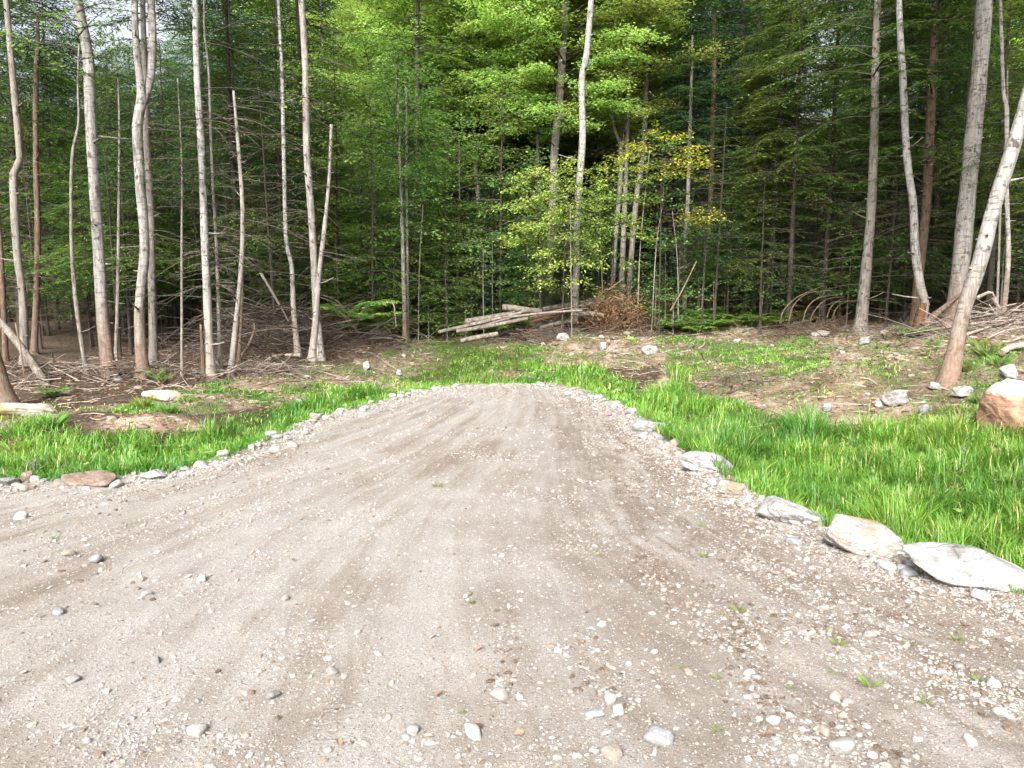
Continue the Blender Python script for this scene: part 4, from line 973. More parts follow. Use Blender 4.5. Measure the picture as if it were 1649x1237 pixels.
HAND = [
 ('hemlock_tree', 30, 18.5, 3.0, 11, 'con', 0, 'needle_green', 'green hemlock crown in the top left corner', 1.0, 1),
 ('hemlock_tree', 90, 21, 2.4, 6.5, 'con', 3, 'needle_dark', 'dark hemlock behind the pale leaning birch', 1.0, 1),
 ('maple_tree', 178, 26, 3.2, 6.2, 'bro', 2, 'leaf_mid', 'bright green round crown below the sky gap between the two left birches', .9, None),
 ('hemlock_tree', 145, 18, 1.6, 4.0, 'cons', 0, 'needle_green', 'low young hemlock with green sprays behind the pale leaning birch', 1.1, .7),
 ('hemlock_tree', 62, 17.2, 1.3, 3.6, 'cons', 1, 'needle_green', 'small green hemlock near the kinked trunk at the left edge', 1.0, None),
 ('spruce_tree', 283, 22, 2.6, 5.4, 'con', 1, 'needle_dark', 'dark narrow spruce standing behind the very thin sapling pole', .85, 1),
 ('spruce_tree', 385, 18.2, 4.2, 8.5, 'con', 1, 'needle_olive', 'olive spruce with bare lower branches behind the bowed snag', .9, 1.1),
 ('spruce_tree', 455, 21, 3.4, 8.4, 'con', 0, 'needle_dark', 'dark spruce behind the wavy whitish trunk', .9, 1.1),
 ('spruce_tree', 340, 25, 3.0, 10.5, 'con', 3, 'needle_green', 'tall green spruce behind the straight whitish trunk', .9, 1),
 ('spruce_tree', 545, 22.5, 1.8, 6.5, 'con', 2, 'needle_olive', 'shorter olive spruce right of the tall pinkish trunk', .72, .8),
 ('maple_tree', 535, 32, 6.5, 8.5, 'bro', 1, 'leaf_lime', 'lime green crown at the top behind the tall pinkish trunk', 1.1, None),
 ('maple_tree', 618, 30, 5, 8.5, 'bro', 0, 'leaf_lime', 'lime green crown above the twin pale saplings', 1.1, None),
 ('maple_tree', 690, 40, 8, 12, 'bro', 1, 'leaf_hazy', 'tall distant blue green crown at the top left of centre', 1.5, None),
 ('hemlock_tree', 600, 20.5, .9, 5.4, 'cons', 0, 'needle_green', 'low bushy hemlock left of the twin pale saplings', 1.25, None),
 ('beech_tree', 735, 24, 1.4, 5.0, 'bros', 1, 'leaf_mid', 'beech with flat layered sprays above the ferns left of the log pile', 1.35, None),
 ('beech_tree', 805, 22.5, 1.8, 6.0, 'bros', 0, 'leaf_mid', 'layered green beech above the left end of the log pile', 1.3, None),
 ('maple_tree', 780, 27, 5.8, 8.5, 'bro', 1, 'leaf_lime', 'wide yellow green maple crown at the top centre', 1.25, None),
 ('maple_tree', 870, 25, 5.6, 7.8, 'bro', 0, 'leaf_lime', 'lime maple crown overhanging left of the white middle birch', 1.15, None),
 ('maple_tree', 1000, 24, 5.4, 7.2, 'bro', 2, 'leaf_lime', 'lime maple crown at the top right of the white middle birch', 1.15, None),
 ('maple_tree', 965, 28, 2.6, 6.5, 'bros', 0, 'leaf_mid', 'mid green young tree behind the V shaped snag', 1.5, None),
 ('young_tree', 905, 19.8, 1.3, 3.6, 'bros', 1, 'leaf_yellow', 'yellow green sapling spreading around the foot of the white birch', .85, None),
 ('young_tree', 872, 20.6, 1.9, 2.8, 'bros', 1, 'leaf_yellow', 'yellow green sapling left of the white birch above the logs', .8, None),
 ('young_tree', 985, 20.8, 1.7, 2.9, 'bros', 1, 'leaf_yellow', 'yellow green sapling right of the white birch above the log pile', .8, None),
 ('young_tree', 1062, 19.6, 3.9, 1.1, 'spr', 0, 'leaf_orange', 'sapling topped by orange yellow leaves right of centre', 1.0, None),
 ('young_tree', 1130, 20, 2.75, .5, 'spr', 1, 'leaf_orange', 'small low spray of orange leaves right of the leaf topped sapling', .8, None),
 ('spruce_tree', 1095, 26, 3.6, 12.5, 'con', 3, 'needle_blue', 'tall blue green spruce behind the orange leaved sapling', 1.05, 1),
 ('spruce_tree', 1185, 24.5, 3.4, 11.5, 'con', 0, 'needle_blue', 'dark blue green spruce left of the big hemlock', 1.0, 1),
 ('spruce_tree', 1150, 21, 1.7, 4.3, 'cons', 0, 'needle_dark', 'young dark spruce in the shade right of the orange spray', 1.1, None),
 ('hemlock_tree', 1270, 21.2, 2.9, 9.5, 'con', 2, 'needle_olive', 'olive hemlock whose sprays droop left of the tan hemlock trunk', 1.05, 1),
 ('hemlock_tree', 1325, 21.6, 2.8, 8.5, 'con', 2, 'needle_olive', 'olive hemlock with wide low sprays just left of the tan hemlock trunk', 1.05, .8),
 ('hemlock_tree', 1232, 22, 2.6, 8.0, 'con', 3, 'needle_olive', 'hemlock hanging over the darkest gap right of the orange spray', 1.0, None),
 ('hemlock_tree', 1425, 22.6, 3.4, 8.5, 'con', 0, 'needle_olive', 'olive hemlock filling the space between hemlock trunk and curved birch', 1.0, None),
 ('beech_tree', 660, 22.5, 1.0, 4.6, 'bros', 1, 'leaf_mid', 'beech with layered sprays behind the twin pale saplings', 1.25, None),
 ('beech_tree', 585, 22.8, .9, 4.4, 'bros', 0, 'leaf_mid', 'bushy young beech right of the brush heap', 1.2, None),
 ('beech_tree', 850, 24.5, .9, 4.2, 'bros', 1, 'leaf_mid', 'shaded young beech behind the middle of the log pile', 1.3, None),
 ('hemlock_tree', 225, 19.5, 1.4, 5.6, 'cons', 0, 'needle_green', 'green young hemlock behind the forked crooked birch', 1.3, None),
 ('hemlock_tree', 1225, 20.5, 1.3, 3.0, 'cons', 1, 'needle_olive', 'small drooping hemlock at the right rim of the darkest gap', 1.15, None),
 ('hemlock_tree', 1590, 20, 2.8, 10, 'con', 0, 'needle_olive', 'olive hemlock behind the thickest pale trunk', 1.05, 1),
 ('hemlock_tree', 1655, 16.5, 1.8, 8, 'con', 1, 'needle_olive', 'hemlock at the right edge behind the leaning trunk', .95, .8),
 ('maple_tree', 1545, 18.5, 7.0, 3.6, 'bros', 1, 'leaf_yellow', 'yellow green crown at the top between the curved birch and thickest trunk', 1.3, None),
 ('hemlock_tree', 1440, 23.5, 3.0, 11, 'con', 3, 'needle_dark', 'dark hemlock standing behind the curved white birch', 1.1, 1),
]
for nm, px, Y, zc, H, kind, i, key, lab, rs, tw in HAND:
    tree(nm, px, Y, zc, H, kind, i, key, lab, 'bark_grey' if kind in ('bro', 'bros') and Y > 23 else 'bark_dark', rs, tw)

# the mass of the forest behind, tree by tree
taken = [(float(at(h[1], 500, h[2])[0]), h[2]) for h in HAND]
n_fill = 0; tries = 0
while n_fill < 165 and tries < 6000:
    tries += 1
    Y = 23 + 34 * random.random() ** 1.35
    px = random.uniform(-650, 2300)
    X = float(at(px, 500, Y)[0])
    if min((X - a) ** 2 + (Y - b) ** 2 for a, b in taken) < (1.35 + .022 * Y) ** 2: continue
    cap = 99
    if 90 < px < 375: cap = 1.3 + .315 * Y - z1(X, Y)
    elif 395 < px < 480: cap = 1.3 + .345 * Y - z1(X, Y)
    if cap < 7 : continue
    con_p = .85 if px < 480 or px > 1040 else .35
    taken.append((X, Y)); n_fill += 1
    if random.random() < con_p:
        zc = random.uniform(.5, 2.4) if Y > 27 else random.uniform(1.8, 3.4); H = min(cap - zc, random.uniform(11, 16)); rs = max(.85, min(1.5, H / 9.5))
        tree('conifer_tree', px, Y, zc, H, 'con', random.randrange(4), random.choice(['needle_dark', 'needle_dark', 'needle_blue', 'needle_green']), 'dark conifer deep in the forest with its foot in shade', 'bark_dark', rs, 1.0 if Y < 34 else None, 'conifers deep in the forest')
    else:
        zc = random.uniform(1.2, 4.5); H = min(cap - zc, random.uniform(8, 13)); rs = max(.9, min(1.7, H / 6.5))
        tree('broadleaf_tree', px, Y, zc, H, 'bro', random.randrange(3), 'leaf_hazy' if Y > 38 else random.choice(['leaf_mid', 'leaf_lime', 'leaf_lime']), 'distant leafy crown showing between nearer trees of the forest', 'bark_grey', rs, None, 'leafy trees deep in the forest')  # farthest crowns take the leaf colour with haze tinted in
for k in range(30):
    px = random.uniform(-120, 520) if k % 3 else random.uniform(1180, 1780); Y = random.uniform(16.2, 21) if px < 600 else random.uniform(19.5, 24)
    tree('young_hemlock', px, Y, random.uniform(.6, 1.6), random.uniform(2.6, 5.2), 'cons', random.randrange(2), random.choice(['needle_green', 'needle_olive', 'needle_green', 'needle_dark']), 'young hemlock with low green sprays just behind the front trunks', 'bark_dark', random.uniform(.7, 1.15), random.choice([None, .6]), 'young hemlocks behind the front trunks')
for k in range(95):
    px = random.uniform(-350, 2000); Y = random.uniform(22.5, 35)
    if 600 < px < 900 and k % 2: continue
    tree('young_conifer', px, Y, .1, random.uniform(3, 6.5), 'cons', random.randrange(2), random.choice(['needle_dark', 'needle_blue']), 'small shaded conifer growing beneath the forest trees', 'bark_dark', random.uniform(1.2, 1.8), None, 'young conifers in the understory')
# small shaded understory
for k in range(80):
    px = random.uniform(-150, 1800); Y = random.uniform(18, 25)
    if 560 < px < 1180 and Y < 21.5: Y += 3
    if px > 1060: Y = max(Y, 21.5)
    X = float(at(px, 500, Y)[0])
    if random.random() < (.75 if px < 520 or px > 1150 else .25):
        tree('young_conifer', px, Y, random.uniform(.5, 1.0), random.uniform(1.6, 3.4), 'cons', random.randrange(2), random.choice(['needle_dark', 'needle_green', 'needle_olive']), 'small shaded conifer growing beneath the forest trees', 'bark_dark', random.uniform(.6, 1.05), None, 'young conifers in the understory')
    else:
        tree('leafy_sapling', px, Y, random.uniform(.5, 1.1), random.uniform(1.4, 2.6), 'sap', random.randrange(2), random.choice(['leaf_mid', 'leaf_mid', 'leaf_hazy', 'leaf_yellow']), 'leafy sapling growing beneath the forest trees', 'bark_grey', random.uniform(.9, 1.4), None, 'saplings in the understory')
# ------------------------------------------------------------------ logs, fallen wood, brush
def log(name, pts, w, mat, label, dY=0.0, Y=None, cat='log', cut=True, dz=0.0, seed=0, lift=None, taper=.85, n=10, rough=.08):
    """pts picture points; each stands at depth Y (number or one per point); w picture width"""
    pts = np.array(pts, float)
    if Y is None: Ys = np.array([ground_hit(*p)[1] for p in pts])
    else: Ys = np.broadcast_to(np.asarray(Y, float), (len(pts),))
    P = np.array([at(p[0], p[1], y) for p, y in zip(pts, Ys)])
    if lift is not None:
        for k in range(len(P)): P[k, 2] = max(P[k, 2], z1(P[k, 0], P[k, 1]) + lift)
    r = w * Ys.mean() / FPX * .5
    PW = spline(np.column_stack([P, np.linspace(r, r * taper, len(P))]), .1)
    c = PW[:, :3].mean(0)
    mb_ = MB(); v, q, t = tube(PW[:, :3] - c, PW[:, 3], n, rough, seed); mb_.add(v, q, None)
    o = mb_.build(name, M[mat], None, True, c)
    tag(o, label, cat)
    ends = MB(); m = len(PW)
    ends.add(v, None, t)
    e = ends.build('cut_end', M['cutwood'] if cut else M[mat], o, False)
    return o
log('fallen_log', [(-60, 462), (0, 519), (40, 568), (88, 640)], 12, 'logbark', 'mossy log leaning down from the left edge to the ground', Y=[13.6, 13.4, 13.1, 12.6], cut=False, taper=1.0)
LP = [([(809, 495), (840, 498), (872, 503)], 11, 20.6, 'logbark', 'short thick log with a sawn end on top of the pile'),
      ([(862, 501), (905, 493), (973, 481)], 9, 20.8, 'logbark', 'long log slanting up behind the white birch at the top of the pile'),
      ([(935, 493), (965, 487), (1003, 483)], 8, 20.4, 'logbark', 'log at the right end of the pile running into the red twigs'),
      ([(706, 535), (760, 523), (812, 511), (848, 501)], 6, 20.0, 'logbark', 'long thin log reaching furthest to the left from the pile'),
      ([(735, 534), (790, 525), (850, 513)], 7, 19.7, 'logbark', 'thin grey log in front at the bottom left of the pile'),
      ([(750, 519), (790, 512), (830, 505)], 11, 20.3, 'logbark', 'thick log in the left middle of the pile'),
      ([(856, 517), (885, 510), (910, 505)], 8, 19.9, 'rotwood', 'reddish barkless log in the middle of the pile'),
      ([(932, 506), (955, 505), (972, 508)], 8, 19.9, 'logbark', 'short grey log low in the pile right of the birch'),
      ([(870, 528), (900, 520), (930, 516)], 8, 20.1, 'logbark', 'dark log under the pile left of the birch')]
for k, (p, w, Y, mt, lab) in enumerate(LP): log('stacked_log', p, w, mt, lab, Y=Y, seed=k, dz=0)
for k in range(7):
    a = random.uniform(735, 880); b = a + random.uniform(60, 120); ya = 528 - (a - 735) * .16 + random.uniform(-5, 5); yb = ya - random.uniform(6, 20)
    o_ = log('thin_pole', [(a, ya), ((a + b) / 2, (ya + yb) / 2 + random.uniform(-2, 2)), (b, yb)], random.uniform(2.5, 4.5), random.choice(['logbark', 'bark_brown', 'bark_grey']), 'thin weathered pole lying crosswise in the stacked logs', Y=random.uniform(19.6, 20.4), seed=50 + k, cat='pole', n=7, lift=.03)
    o_['group'] = 'thin poles in the log pile'
log('fallen_log', [(742, 549), (772, 543), (802, 538)], 9, 'logbark', 'flat brown piece of split wood lying before the log pile', Y=18.4, seed=4, lift=.04)
log('fallen_log', [(1193, 537), (1235, 529), (1290, 523), (1335, 513)], 5, 'bark_grey', 'long thin log lying on the right bank below the arching dead twigs', seed=9, lift=.06)
log('fallen_log', [(597, 538), (620, 541), (650, 550)], 6, 'driftwood', 'pale log at the right foot of the left brush heap', seed=10, lift=.06)
log('fallen_log', [(454, 535), (480, 531), (505, 530)], 9, 'driftwood', 'pale rotting log between the wavy trunk and pinkish trunk', Y=16.6, seed=12, lift=.05)
log('fallen_log', [(376, 594), (440, 592), (500, 596)], 5, 'bark_grey', 'long grey pole on the ground between the bowed snag and wavy trunk', seed=14, lift=.05)
log('fallen_log', [(434, 584), (455, 579), (484, 579)], 6, 'driftwood', 'pale curved limb on the ground before the wavy trunk', seed=15, lift=.08)
log('fallen_log', [(1612, 578), (1630, 570), (1665, 564)], 11, 'driftwood', 'bleached log end at the right edge above the weeds', seed=16, lift=.08)
log('splintered_trunk', [(1486, 526), (1512, 502), (1547, 474)], 13, 'bark_brown', 'splintered slab of trunk leaning between the curved birch and thickest trunk', Y=[16.2, 16.3, 16.5], seed=17, taper=.35, cat='broken trunk', cut=False, rough=.25)
log('rotten_stub', [(1480, 534), (1481, 515), (1487, 488)], 19, 'rotwood', 'rotten brown wood wrapping the foot of the curved birch', seed=19, Y=16.35, taper=.55, cat='stump', cut=False, rough=.3)
ST = [([(420, 440), (445, 482), (472, 530)], 5, 'bark_grey', 16.2, 'straight pole leaning against the wavy whitish trunk'),
      ([(386, 588), (398, 560), (410, 533), (409, 520)], 6, 'bark_pale', 15.2, 'crooked pale stick standing right of the bowed snag'),
      ([(583, 497), (610, 490), (632, 488), (636, 505), (638, 526)], 3, 'bark_white', 18.5, 'bent white twig shaped like a hook left of the twin saplings'),
      ([(25, 520), (33, 560), (40, 610), (48, 650)], 3, 'bark_pale', 12.4, 'thin pale stick standing in front of the fallen mossy log'),
      ([(1573, 480), (1585, 474), (1598, 472), (1610, 500)], 6, 'driftwood', 15.5, 'bleached root curling up behind the leaning trunk'),
      ([(1600, 480), (1606, 492), (1618, 500), (1655, 498)], 7, 'driftwood', 15.0, 'forked bleached branch at the right edge above the brush'),
      ([(1565, 520), (1570, 545), (1580, 550)], 6, 'driftwood', 14.5, 'short bleached root just right of the leaning trunk'),
      ([(1552, 540), (1600, 524), (1655, 507)], 5, 'driftwood', 13.6, 'long bleached pole pointing right behind the leaning trunk'),
      ([(1570, 530), (1610, 512), (1660, 516)], 4, 'driftwood', 14.2, 'thin curved branch above the long bleached pole'),
      ([(1612, 573), (1630, 556), (1655, 538)], 4, 'driftwood', 11.8, 'steep pale stick rising from the bleached log end'),
      ([(1590, 545), (1620, 532), (1660, 526)], 3, 'driftwood', 12.8, 'thin stick below the long bleached pole'),
      ([(1080, 500), (1100, 465), (1122, 420)], 3, 'bark_pale', 19.6, 'pale pole leaning right behind the ferns right of the log pile'),
      ([(1126, 562), (1134, 556), (1136, 543), (1146, 546)], 3, 'driftwood', None, 'small forked stick standing on the green bank'),
      ([(1160, 612), (1190, 602), (1205, 592)], 3, 'bark_grey', None, 'grey stick on the twig litter right of the grassy hollow'),
      ([(1160, 638), (1178, 634), (1200, 626)], 4, 'bark_dark', None, 'dark stick lying at the upper rim of the right grass'),
      ([(1385, 612), (1400, 614), (1412, 622)], 3, 'driftwood', None, 'bent pale stick above the white angular rock'),
      ([(960, 480), (985, 463), (1005, 448)], 3, 'bark_pale', 20.4, 'pale stick poking out of the top of the log pile')]
for k, (p, w, mt, Y, lab) in enumerate(ST):
    log('branch', p, w, mt, lab, Y=Y, seed=30 + k, cat='branch', cut=False, taper=.5, n=7, lift=.02)

def brush(name, px, py, Y, sx, sy, h, n, mats, label, lmin=.4, lmax=1.5, r0=.006, kind='stuff', fan=None, cat='brush', hug=.6):
    """a heap of countless twigs"""
    c = ground_hit(px, py) if Y is None else np.array([at(px, py, Y)[0], Y, z1(at(px, py, Y)[0], Y)])
    mb_ = MB()
    for k in range(n):
        u, v = rng.normal(0, .45, 2); x, y = c[0] + u * sx, c[1] + v * sy
        z = z1(x, y) if k % 3 == 0 else zz
        zz = z
        L = rng.uniform(lmin, lmax); az = rng.uniform(0, 6.28) if fan is None else fan + rng.normal(0, .5)
        hh = h * math.exp(-(u * u + v * v) * 2) * rng.random() ** hug
        el = rng.normal(.02, .32); bend = rng.normal(0, .25)
        s = np.linspace(-.5, .5, 5)
        P = np.stack([x + L * s * math.cos(az) - bend * L * s * s * math.sin(az), y + L * s * math.sin(az) + bend * L * s * s * math.cos(az), z + hh + .02 + L * s * el + abs(bend) * .3 * L * (.25 - s * s)], 1) - c
        vv, q, t = tube(P, np.linspace(r0, r0 * .35, 5) * rng.lognormal(0, .5), 4, cap=False)
        mb_.add(vv, q, None, rng.random(), rng.integers(len(mats)))
    o = mb_.build(name, [M[m] for m in mats], None, True, c)
    return tag(o, label, cat, None, kind)
brush('brush_heap', 545, 545, 16.8, 1.9, 1.3, .5, 400, ['bark_dark', 'deadwood', 'bark_dark', 'bark_brown'], 'dark heap of dead branches right of the tall pinkish trunk')
brush('brush_heap', 440, 560, 16.4, 2.0, 1.5, .55, 330, ['deadwood', 'bark_brown', 'bark_dark', 'bark_dark'], 'tangle of dead branches behind the wavy trunk and bowed snag', .6, 2.2)
brush('brush_heap', 985, 500, 20.2, 1.0, .6, .8, 260, ['bark_brown', 'deadwood', 'rotwood'], 'red brown twig heap at the right end of the log pile', .4, 1.3)
brush('brush_heap', 885, 512, 20.3, 1.3, .6, .55, 260, ['bark_dark', 'bark_brown', 'deadwood'], 'thin dead branches caught among the stacked logs', .5, 1.8)
brush('brush_heap', 890, 545, 18.8, 1.1, .7, .2, 230, ['bark_brown', 'deadwood'], 'brown sticks strewn on the bank below the white birch', .3, .9)
brush('brush_heap', 1610, 530, 13.8, 1.5, 1.0, .35, 190, ['driftwood', 'deadwood', 'driftwood'], 'bleached brush piled behind the leaning trunk at the right edge', .5, 1.7)
brush('brush_heap', 1310, 508, 19.5, 1.8, .8, .3, 220, ['bark_brown', 'rotwood', 'deadwood'], 'reddish brown brush lying left of the big hemlock trunk', .4, 1.3)
brush('brush_heap', 1190, 622, None, .75, .7, .12, 120, ['deadwood', 'bark_brown'], 'little twig pile at the upper rim of the right grass', .2, .6, .005)
brush('brush_heap', 1480, 545, None, 1.0, .8, .15, 140, ['bark_brown', 'deadwood'], 'brown twigs around the rotten foot of the curved birch', .3, .8)
brush('brush_heap', 130, 612, 13.4, 3.4, .9, .22, 420, ['deadwood', 'bark_brown', 'driftwood'], 'sticks and twigs strewn along the feet of the left trees', .3, 1.3)
brush('brush_heap', 400, 600, 13.9, 1.8, .6, .16, 240, ['driftwood', 'bark_brown', 'deadwood'], 'twigs on the ground in front of the bowed snag', .3, 1.2)
# arching dead limbs of a fallen conifer top
arch = empty('fallen_conifer', ground_hit(1345, 518), 'fallen conifer top with bare brown limbs arching left of the big hemlock trunk', 'fallen tree')
for k, p in enumerate([[(1256, 522), (1262, 500), (1285, 478), (1322, 462)], [(1270, 520), (1278, 492), (1302, 472), (1340, 468)], [(1292, 520), (1300, 496), (1318, 480), (1352, 474)], [(1304, 519), (1312, 500), (1332, 482), (1362, 478)],
                       [(1332, 514), (1336, 498), (1350, 484), (1372, 480)], [(1340, 514), (1346, 498), (1358, 488), (1378, 486)], [(1204, 528), (1222, 510), (1246, 505), (1275, 508)]]):
    P = np.array([at(x, y, 20.3 + .12 * k) for x, y in p]) - np.array(arch.location)
    PW = spline(P, .1); mb_ = MB(); mb_.add(*tube(PW, np.linspace(.022, .009, len(PW)), 6)); mb_.build('limb', M['bark_brown'], arch)

# litter: twigs, bark chips and dead leaves on the bare ground
def litter():
    mb_ = MB()
    n = 22000; X = lin(-9, 10, n); Y = 5 + 20 * rng.random(n) ** .8
    Zg, px, py, g, d = cells(X, Y); sdv = sdist(X, Y)
    k = (sdv > .15) & (g < .6) & (px > -150) & (px < 1800)
    X, Y, Zg = X[k], Y[k], Zg[k]
    for x, y, z in zip(X[:4200], Y[:4200], Zg[:4200]):
        L = rng.uniform(.08, .42); az = rng.uniform(0, 6.28); e = rng.normal(0, .12)
        P = np.array([[x, y, z + .01], [x + .5 * L * math.cos(az), y + .5 * L * math.sin(az), z + .02 + e * L * .5], [x + L * math.cos(az + .3), y + L * math.sin(az + .3), z + .015 + abs(e) * L]])
        v, q, t = tube(P, [.006, .005, .003], 3, cap=False); mb_.add(v, q, None, rng.random(), int(rng.integers(0, 2)))
    X, Y, Zg = X[4200:], Y[4200:], Zg[4200:]; m = len(X)
    C = np.stack([X, Y, Zg + .012], 1); yaw = lin(0, 6.28, m)
    V, Q = rhombs(C, np.stack([np.cos(yaw), np.sin(yaw), rng.normal(0, .25, m)], 1), np.stack([rng.normal(0, .35, m), rng.normal(0, .35, m), np.ones(m)], 1), .075 * lin(.6, 1.3, m), .05, .1)
    mb_.add(V, Q, None, np.repeat(rng.random(m), 4), 2)
    # a few on the drive
    for px, py in [(748, 1054), (845, 1170), (1165, 890), (900, 660), (920, 735), (905, 700), (690, 690), (470, 912), (1215, 1190), (700, 1140), (1238, 930), (60, 995), (540, 1210), (760, 1168)]:
        h = ground_hit(px, py); m = 1 + int(rng.integers(0, 2))
        C = np.array([h + [.04 * rng.normal(), .04 * rng.normal(), .012] for _ in range(m)]); yaw = lin(0, 6.28, m)
        V, Q = rhombs(C, np.stack([np.cos(yaw), np.sin(yaw), .1 + 0 * yaw], 1), np.stack([rng.normal(0, .3, m), rng.normal(0, .3, m), np.ones(m)], 1), .05, .03, .15)
        mb_.add(V, Q, None, np.repeat(rng.random(m), 4), 2)
    return tag(mb_.build('litter', [M['bark_brown'], M['driftwood'], M['dead_leaf']], None, False), 'twigs and dead leaves scattered over the bare banks', 'litter', None, 'stuff')
litter()

# low broad-leaved ground cover mixed into the grass and along the banks
def ground_cover():
    n = 60000; X = lin(-9, 10, n); Y = 5.5 + 17 * rng.random(n) ** .9
    Zg, px, py, g, d = cells(X, Y); c = fbm(X * 1.3, Y * 1.3, 181, 4)
    k = (sdist(X, Y) > .1) & (rng.random(n) < sst(.12, .4, c) * np.clip(g * 1.4 + .12, 0, 1)) & (px > -150) & (px < 1800)
    X, Y, Zg, c = X[k], Y[k], Zg[k], c[k]; n = len(X); yaw = lin(0, 6.28, n)
    C = np.stack([X, Y, Zg + rng.uniform(.02, .16, n) * (.5 + c)], 1)
    V, Q = rhombs(C, np.stack([np.cos(yaw), np.sin(yaw), rng.normal(.1, .35, n)], 1), np.stack([rng.normal(0, .4, n), rng.normal(0, .4, n), np.ones(n)], 1), .07 * lin(.5, 1.4, n), .036 * lin(.6, 1.3, n), -.1)
    mb_ = MB(); mb_.add(V, Q, None, np.repeat(rng.random(n), 4)); return mb_.build('ground_cover', M['leaf_mid'], None, False)
tag(ground_cover(), 'low broad leaved weeds mixed into the grass and along the banks', 'ground cover', None, 'stuff')

# ------------------------------------------------------------------ ferns, weeds, dead shrub
def fern_mesh(seed, n=9, L0=.6, key='fern'):
    r = np.random.default_rng(seed); mb_ = MB()
    for k in range(n):
        az = k * 2.4 + r.normal(0, .3); L = L0 * r.uniform(.8, 1.3); s = np.linspace(0, 1, 16); el = r.uniform(.8, 1.3)
        rr = L * (s * math.cos(el) + .35 * s ** 2); zz = L * (math.sin(el) * s - .55 * s ** 2.2)
        P = np.stack([rr * math.cos(az), rr * math.sin(az), zz], 1)
        mb_.add(*tube(P, np.linspace(.005, .002, 16), 3, cap=False)[:2], None, .3)
        ss = np.linspace(.15, .98, 24); C = np.stack([np.interp(ss, s, P[:, c]) for c in range(3)], 1)
        w = L * .27 * np.sin(np.pi * ss ** .75) ** .8 + .02
        for sd in (-1, 1):
            ya = az + sd * 1.2
            D = np.stack([np.full(24, math.cos(ya)), np.full(24, math.sin(ya)), r.normal(-.2, .12, 24)], 1)
            V, Q = rhombs(C, D, np.stack([r.normal(0, .2, 24), r.normal(0, .2, 24), np.ones(24)], 1), w, .035, 0)
            mb_.add(V, Q, None, np.repeat(np.clip(.45 + r.normal(0, .2, 24), 0, 1), 4))
    return mb_.mesh('fern', M[key], False)
FM = [fern_mesh(61), fern_mesh(62, 11, .7), fern_mesh(63, 7, .5)]; FMB = [fern_mesh(64, 9, .6, 'fern_brown')]
def fern(px, py, s, label, group=None, brown=False, Y=None):
    h = ground_hit(px, py)
    o = link('fern', (FMB if brown else FM)[0 if brown else random.randrange(3)], None, tuple(h), (0, 0, random.uniform(0, 6.28)), (s, s, s))
    return tag(o, label, 'fern', group)
fern(1468, 545, .8, 'yellow green fern at the foot of the curved white birch')
fern(1280, 487, 1.3, 'bright upright fern behind the arching brown limbs')
fern(85, 640, .5, 'small fern at the lower end of the fallen mossy log')
for k in range(48):
    fern(random.uniform(560, 835), random.uniform(512, 546), random.uniform(1.0, 1.8), 'green fern among the bed left of the log pile', 'ferns left of the log pile')
for k in range(38):
    fern(random.uniform(1035, 1250), random.uniform(497, 538), random.uniform(.7, 1.2), 'green fern among the bed right of the log pile', 'ferns right of the log pile')
for k in range(9):
    fern(random.uniform(1180, 1330), random.uniform(494, 520), random.uniform(.8, 1.2), 'yellowing brown fern near the arching dead limbs', 'yellowing ferns', True)
for px, py, s in [(720, 512, 1.9), (750, 520, 1.4), (690, 520, 1.5)]:
    tree('leafy_shrub', px, 21, .1, s * .75, 'sap', 1, 'leaf_mid', 'low green shrub among the ferns left of the log pile', 'bark_grey', 1.0, None, 'shrubs among the ferns', cat='shrub')
for px, Yd, s, key in [(1085, 20.2, 1.2, 'leaf_mid'), (1150, 21.5, 1.5, 'leaf_mid'), (1225, 21, 1.3, 'leaf_mid'), (1320, 22, 1.5, 'leaf_mid'), (1010, 20.8, 1.3, 'leaf_mid'), (860, 21.5, 1.6, 'leaf_yellow'), (760, 22.5, 1.8, 'leaf_mid'), (1055, 21.5, 1.7, 'leaf_mid')]:
    tree('leafy_shrub', px, Yd, .1, s, 'sap', 0 if s > 1.4 else 1, key, 'knee high leafy shrub at the dark edge of the woods', 'bark_grey', 1.1, None, 'shrubs at the edge of the woods', cat='shrub')
# rusty dead shrub by the log pile
g = ground_hit(990, 532); mb_ = MB()
nn = 2600; u = rng.normal(0, .38, (nn, 3)) * [1, .7, .8]; C = u + [0, .2, .45]; C = C[C[:, 2] > -.02]; nn = len(C); ya = lin(0, 6.28, nn)
V, Q = rhombs(C, np.stack([np.cos(ya), np.sin(ya), rng.normal(-.3, .5, nn)], 1), rng.normal(0, 1, (nn, 3)), .09, .02); mb_.add(V, Q, None, np.repeat(rng.random(nn), 4))
sh = mb_.build('dead_shrub', M['rust'], None, False, tuple(g)); tag(sh, 'rust red dead conifer bough right of the white birch', 'shrub')
tw = MB()
for k in range(26):
    e = rng.normal(0, .38, 3) * [1, .7, .5] + [0, .2, .6]; tw.add(*tube(np.array([[0, .2, -.05], e * .5 + [0, .1, .05], e]), [.012, .008, .004], 4, cap=False)[:2])
tw.build('stem', M['bark_brown'], sh)

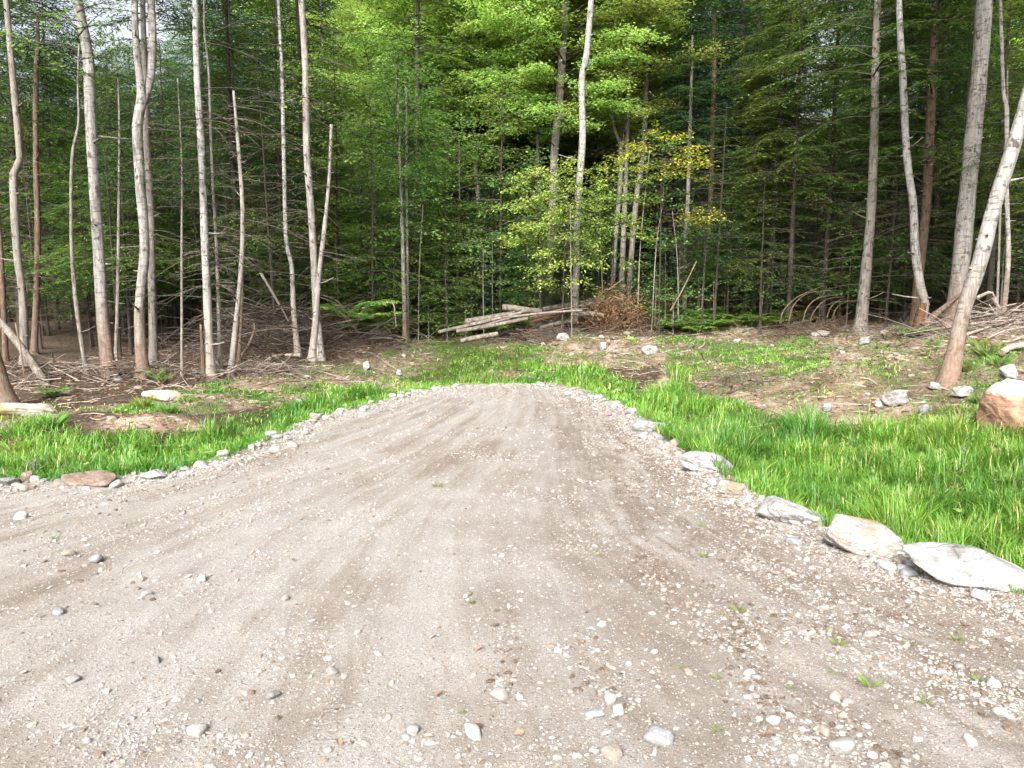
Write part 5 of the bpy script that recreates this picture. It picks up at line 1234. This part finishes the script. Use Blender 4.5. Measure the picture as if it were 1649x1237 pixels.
def tuft_mesh(seed, n, L0, key='leaf_yellow'):
    r = np.random.default_rng(seed); az = r.uniform(0, 6.28, n); L = L0 * r.uniform(.5, 1.2, n); D = np.stack([np.cos(az) * .8, np.sin(az) * .8, r.uniform(.4, 1.2, n)], 1)
    C = np.stack([np.cos(az), np.sin(az), 0 * az], 1) * r.uniform(0, L0 * .35, n)[:, None]
    V, Q = rhombs(C, D, np.stack([np.cos(az + 1.57), np.sin(az + 1.57), .3 + 0 * az], 1), L, L0 * .07)
    mb_ = MB(); mb_.add(V, Q, None, np.repeat(np.clip(r.normal(.6, .2, n), 0, 1), 4)); return mb_.mesh('weed_tuft', M[key], False)
WM = [tuft_mesh(74, 90, .09, 'grass'), tuft_mesh(75, 120, .1, 'leaf_mid')]
M['weed'] = leaf_mat('dusty_weed', (.07, .10, .03), (.12, .155, .045), (.19, .20, .07), .3)
TM = [tuft_mesh(71, 40, .042, 'weed'), tuft_mesh(72, 24, .035, 'weed'), tuft_mesh(73, 60, .05, 'weed')]
for px, py, s in [(705, 785, 1.6), (1400, 1105, 1.2), (1350, 1045, .9), (1465, 1040, .9), (1100, 1080, .8), (1155, 1095, .8), (1130, 850, 1.2), (1135, 898, 1), (965, 898, .7), (1190, 990, 1), (90, 870, 1.4), (1155, 1185, .8), (745, 1150, .8), (1540, 1035, .9), (1575, 1100, .7), (1340, 1090, .8), (760, 975, .6), (1275, 1110, .8), (945, 690, 1), (1490, 1140, .7)]:
    h = ground_hit(px, py)
    o = link('weed_tuft', TM[random.randrange(3)], None, tuple(h), (0, 0, random.uniform(0, 6)), (s, s, s))
    tag(o, 'tiny yellow green weed sprouting from the gravel drive', 'weed', 'weeds sprouting on the drive')
for px, py, s in [(250, 610, 3), (262, 616, 2.5), (1590, 575, 3.5), (1575, 560, 3), (1610, 590, 3), (1575, 650, 2.2), (1560, 600, 2.5), (1500, 560, 2.5), (230, 655, 3), (300, 650, 2.5), (270, 665, 2.5), (85, 690, 3.5), (20, 730, 3)]:
    h = ground_hit(px, py)
    s *= .62; o = link('weed_clump', WM[random.randrange(2)], None, tuple(h), (0, 0, random.uniform(0, 6)), (s, s, s * 1.2))
    tag(o, 'coarse weed clump on rough ground beside stones or tree feet', 'weed', 'weed clumps on the banks')

# ------------------------------------------------------------------ light, sky, camera
w = bpy.data.worlds.new('World'); S.world = w; w.use_nodes = True
nt = w.node_tree; bg = nt.nodes['Background']; sky = nt.nodes.new('ShaderNodeTexSky'); sky.sky_type = 'NISHITA'
SUN_EL, SUN_AZ = R(38), R(196)     # azimuth clockwise from +Y: behind the camera, a little to the left
sky.sun_disc = False; sky.sun_elevation = SUN_EL; sky.sun_rotation = SUN_AZ; sky.air_density = .7; sky.dust_density = 8.0; sky.ozone_density = .6
hs = nt.nodes.new('ShaderNodeHueSaturation'); hs.inputs['Saturation'].default_value = .35
nt.links.new(sky.outputs[0], hs.inputs['Color']); nt.links.new(hs.outputs[0], bg.inputs[0]); bg.inputs[1].default_value = .12
L = bpy.data.lights.new('sun', 'SUN'); L.energy = 2.0; L.angle = R(26); L.color = (1, .98, .95)
lo = bpy.data.objects.new('sun', L); COL.objects.link(lo)
dirv = Vector((math.sin(SUN_AZ) * math.cos(SUN_EL), math.cos(SUN_AZ) * math.cos(SUN_EL), math.sin(SUN_EL)))
lo.rotation_euler = dirv.to_track_quat('Z', 'Y').to_euler(); lo.location = (0, -10, 30)
cam = bpy.data.cameras.new('camera'); co = bpy.data.objects.new('camera', cam); COL.objects.link(co)
co.location = (0, 0, CAMH); co.rotation_euler = (R(90) - PITCH, 0, 0)
cam.sensor_width = 36; cam.lens = 36 * FPX / 1649; cam.clip_end = 2000; cam.clip_start = .05
S.camera = co
S.view_settings.view_transform = 'Standard'; S.view_settings.look = 'None'; S.view_settings.exposure = 2.05; S.view_settings.gamma = 1
S.render.engine = 'CYCLES'
cy = S.cycles
cy.max_bounces = 4; cy.diffuse_bounces = 2; cy.glossy_bounces = 2; cy.transmission_bounces = 4; cy.transparent_max_bounces = 4
cy.use_denoising = True; cy.caustics_reflective = False; cy.caustics_refractive = False
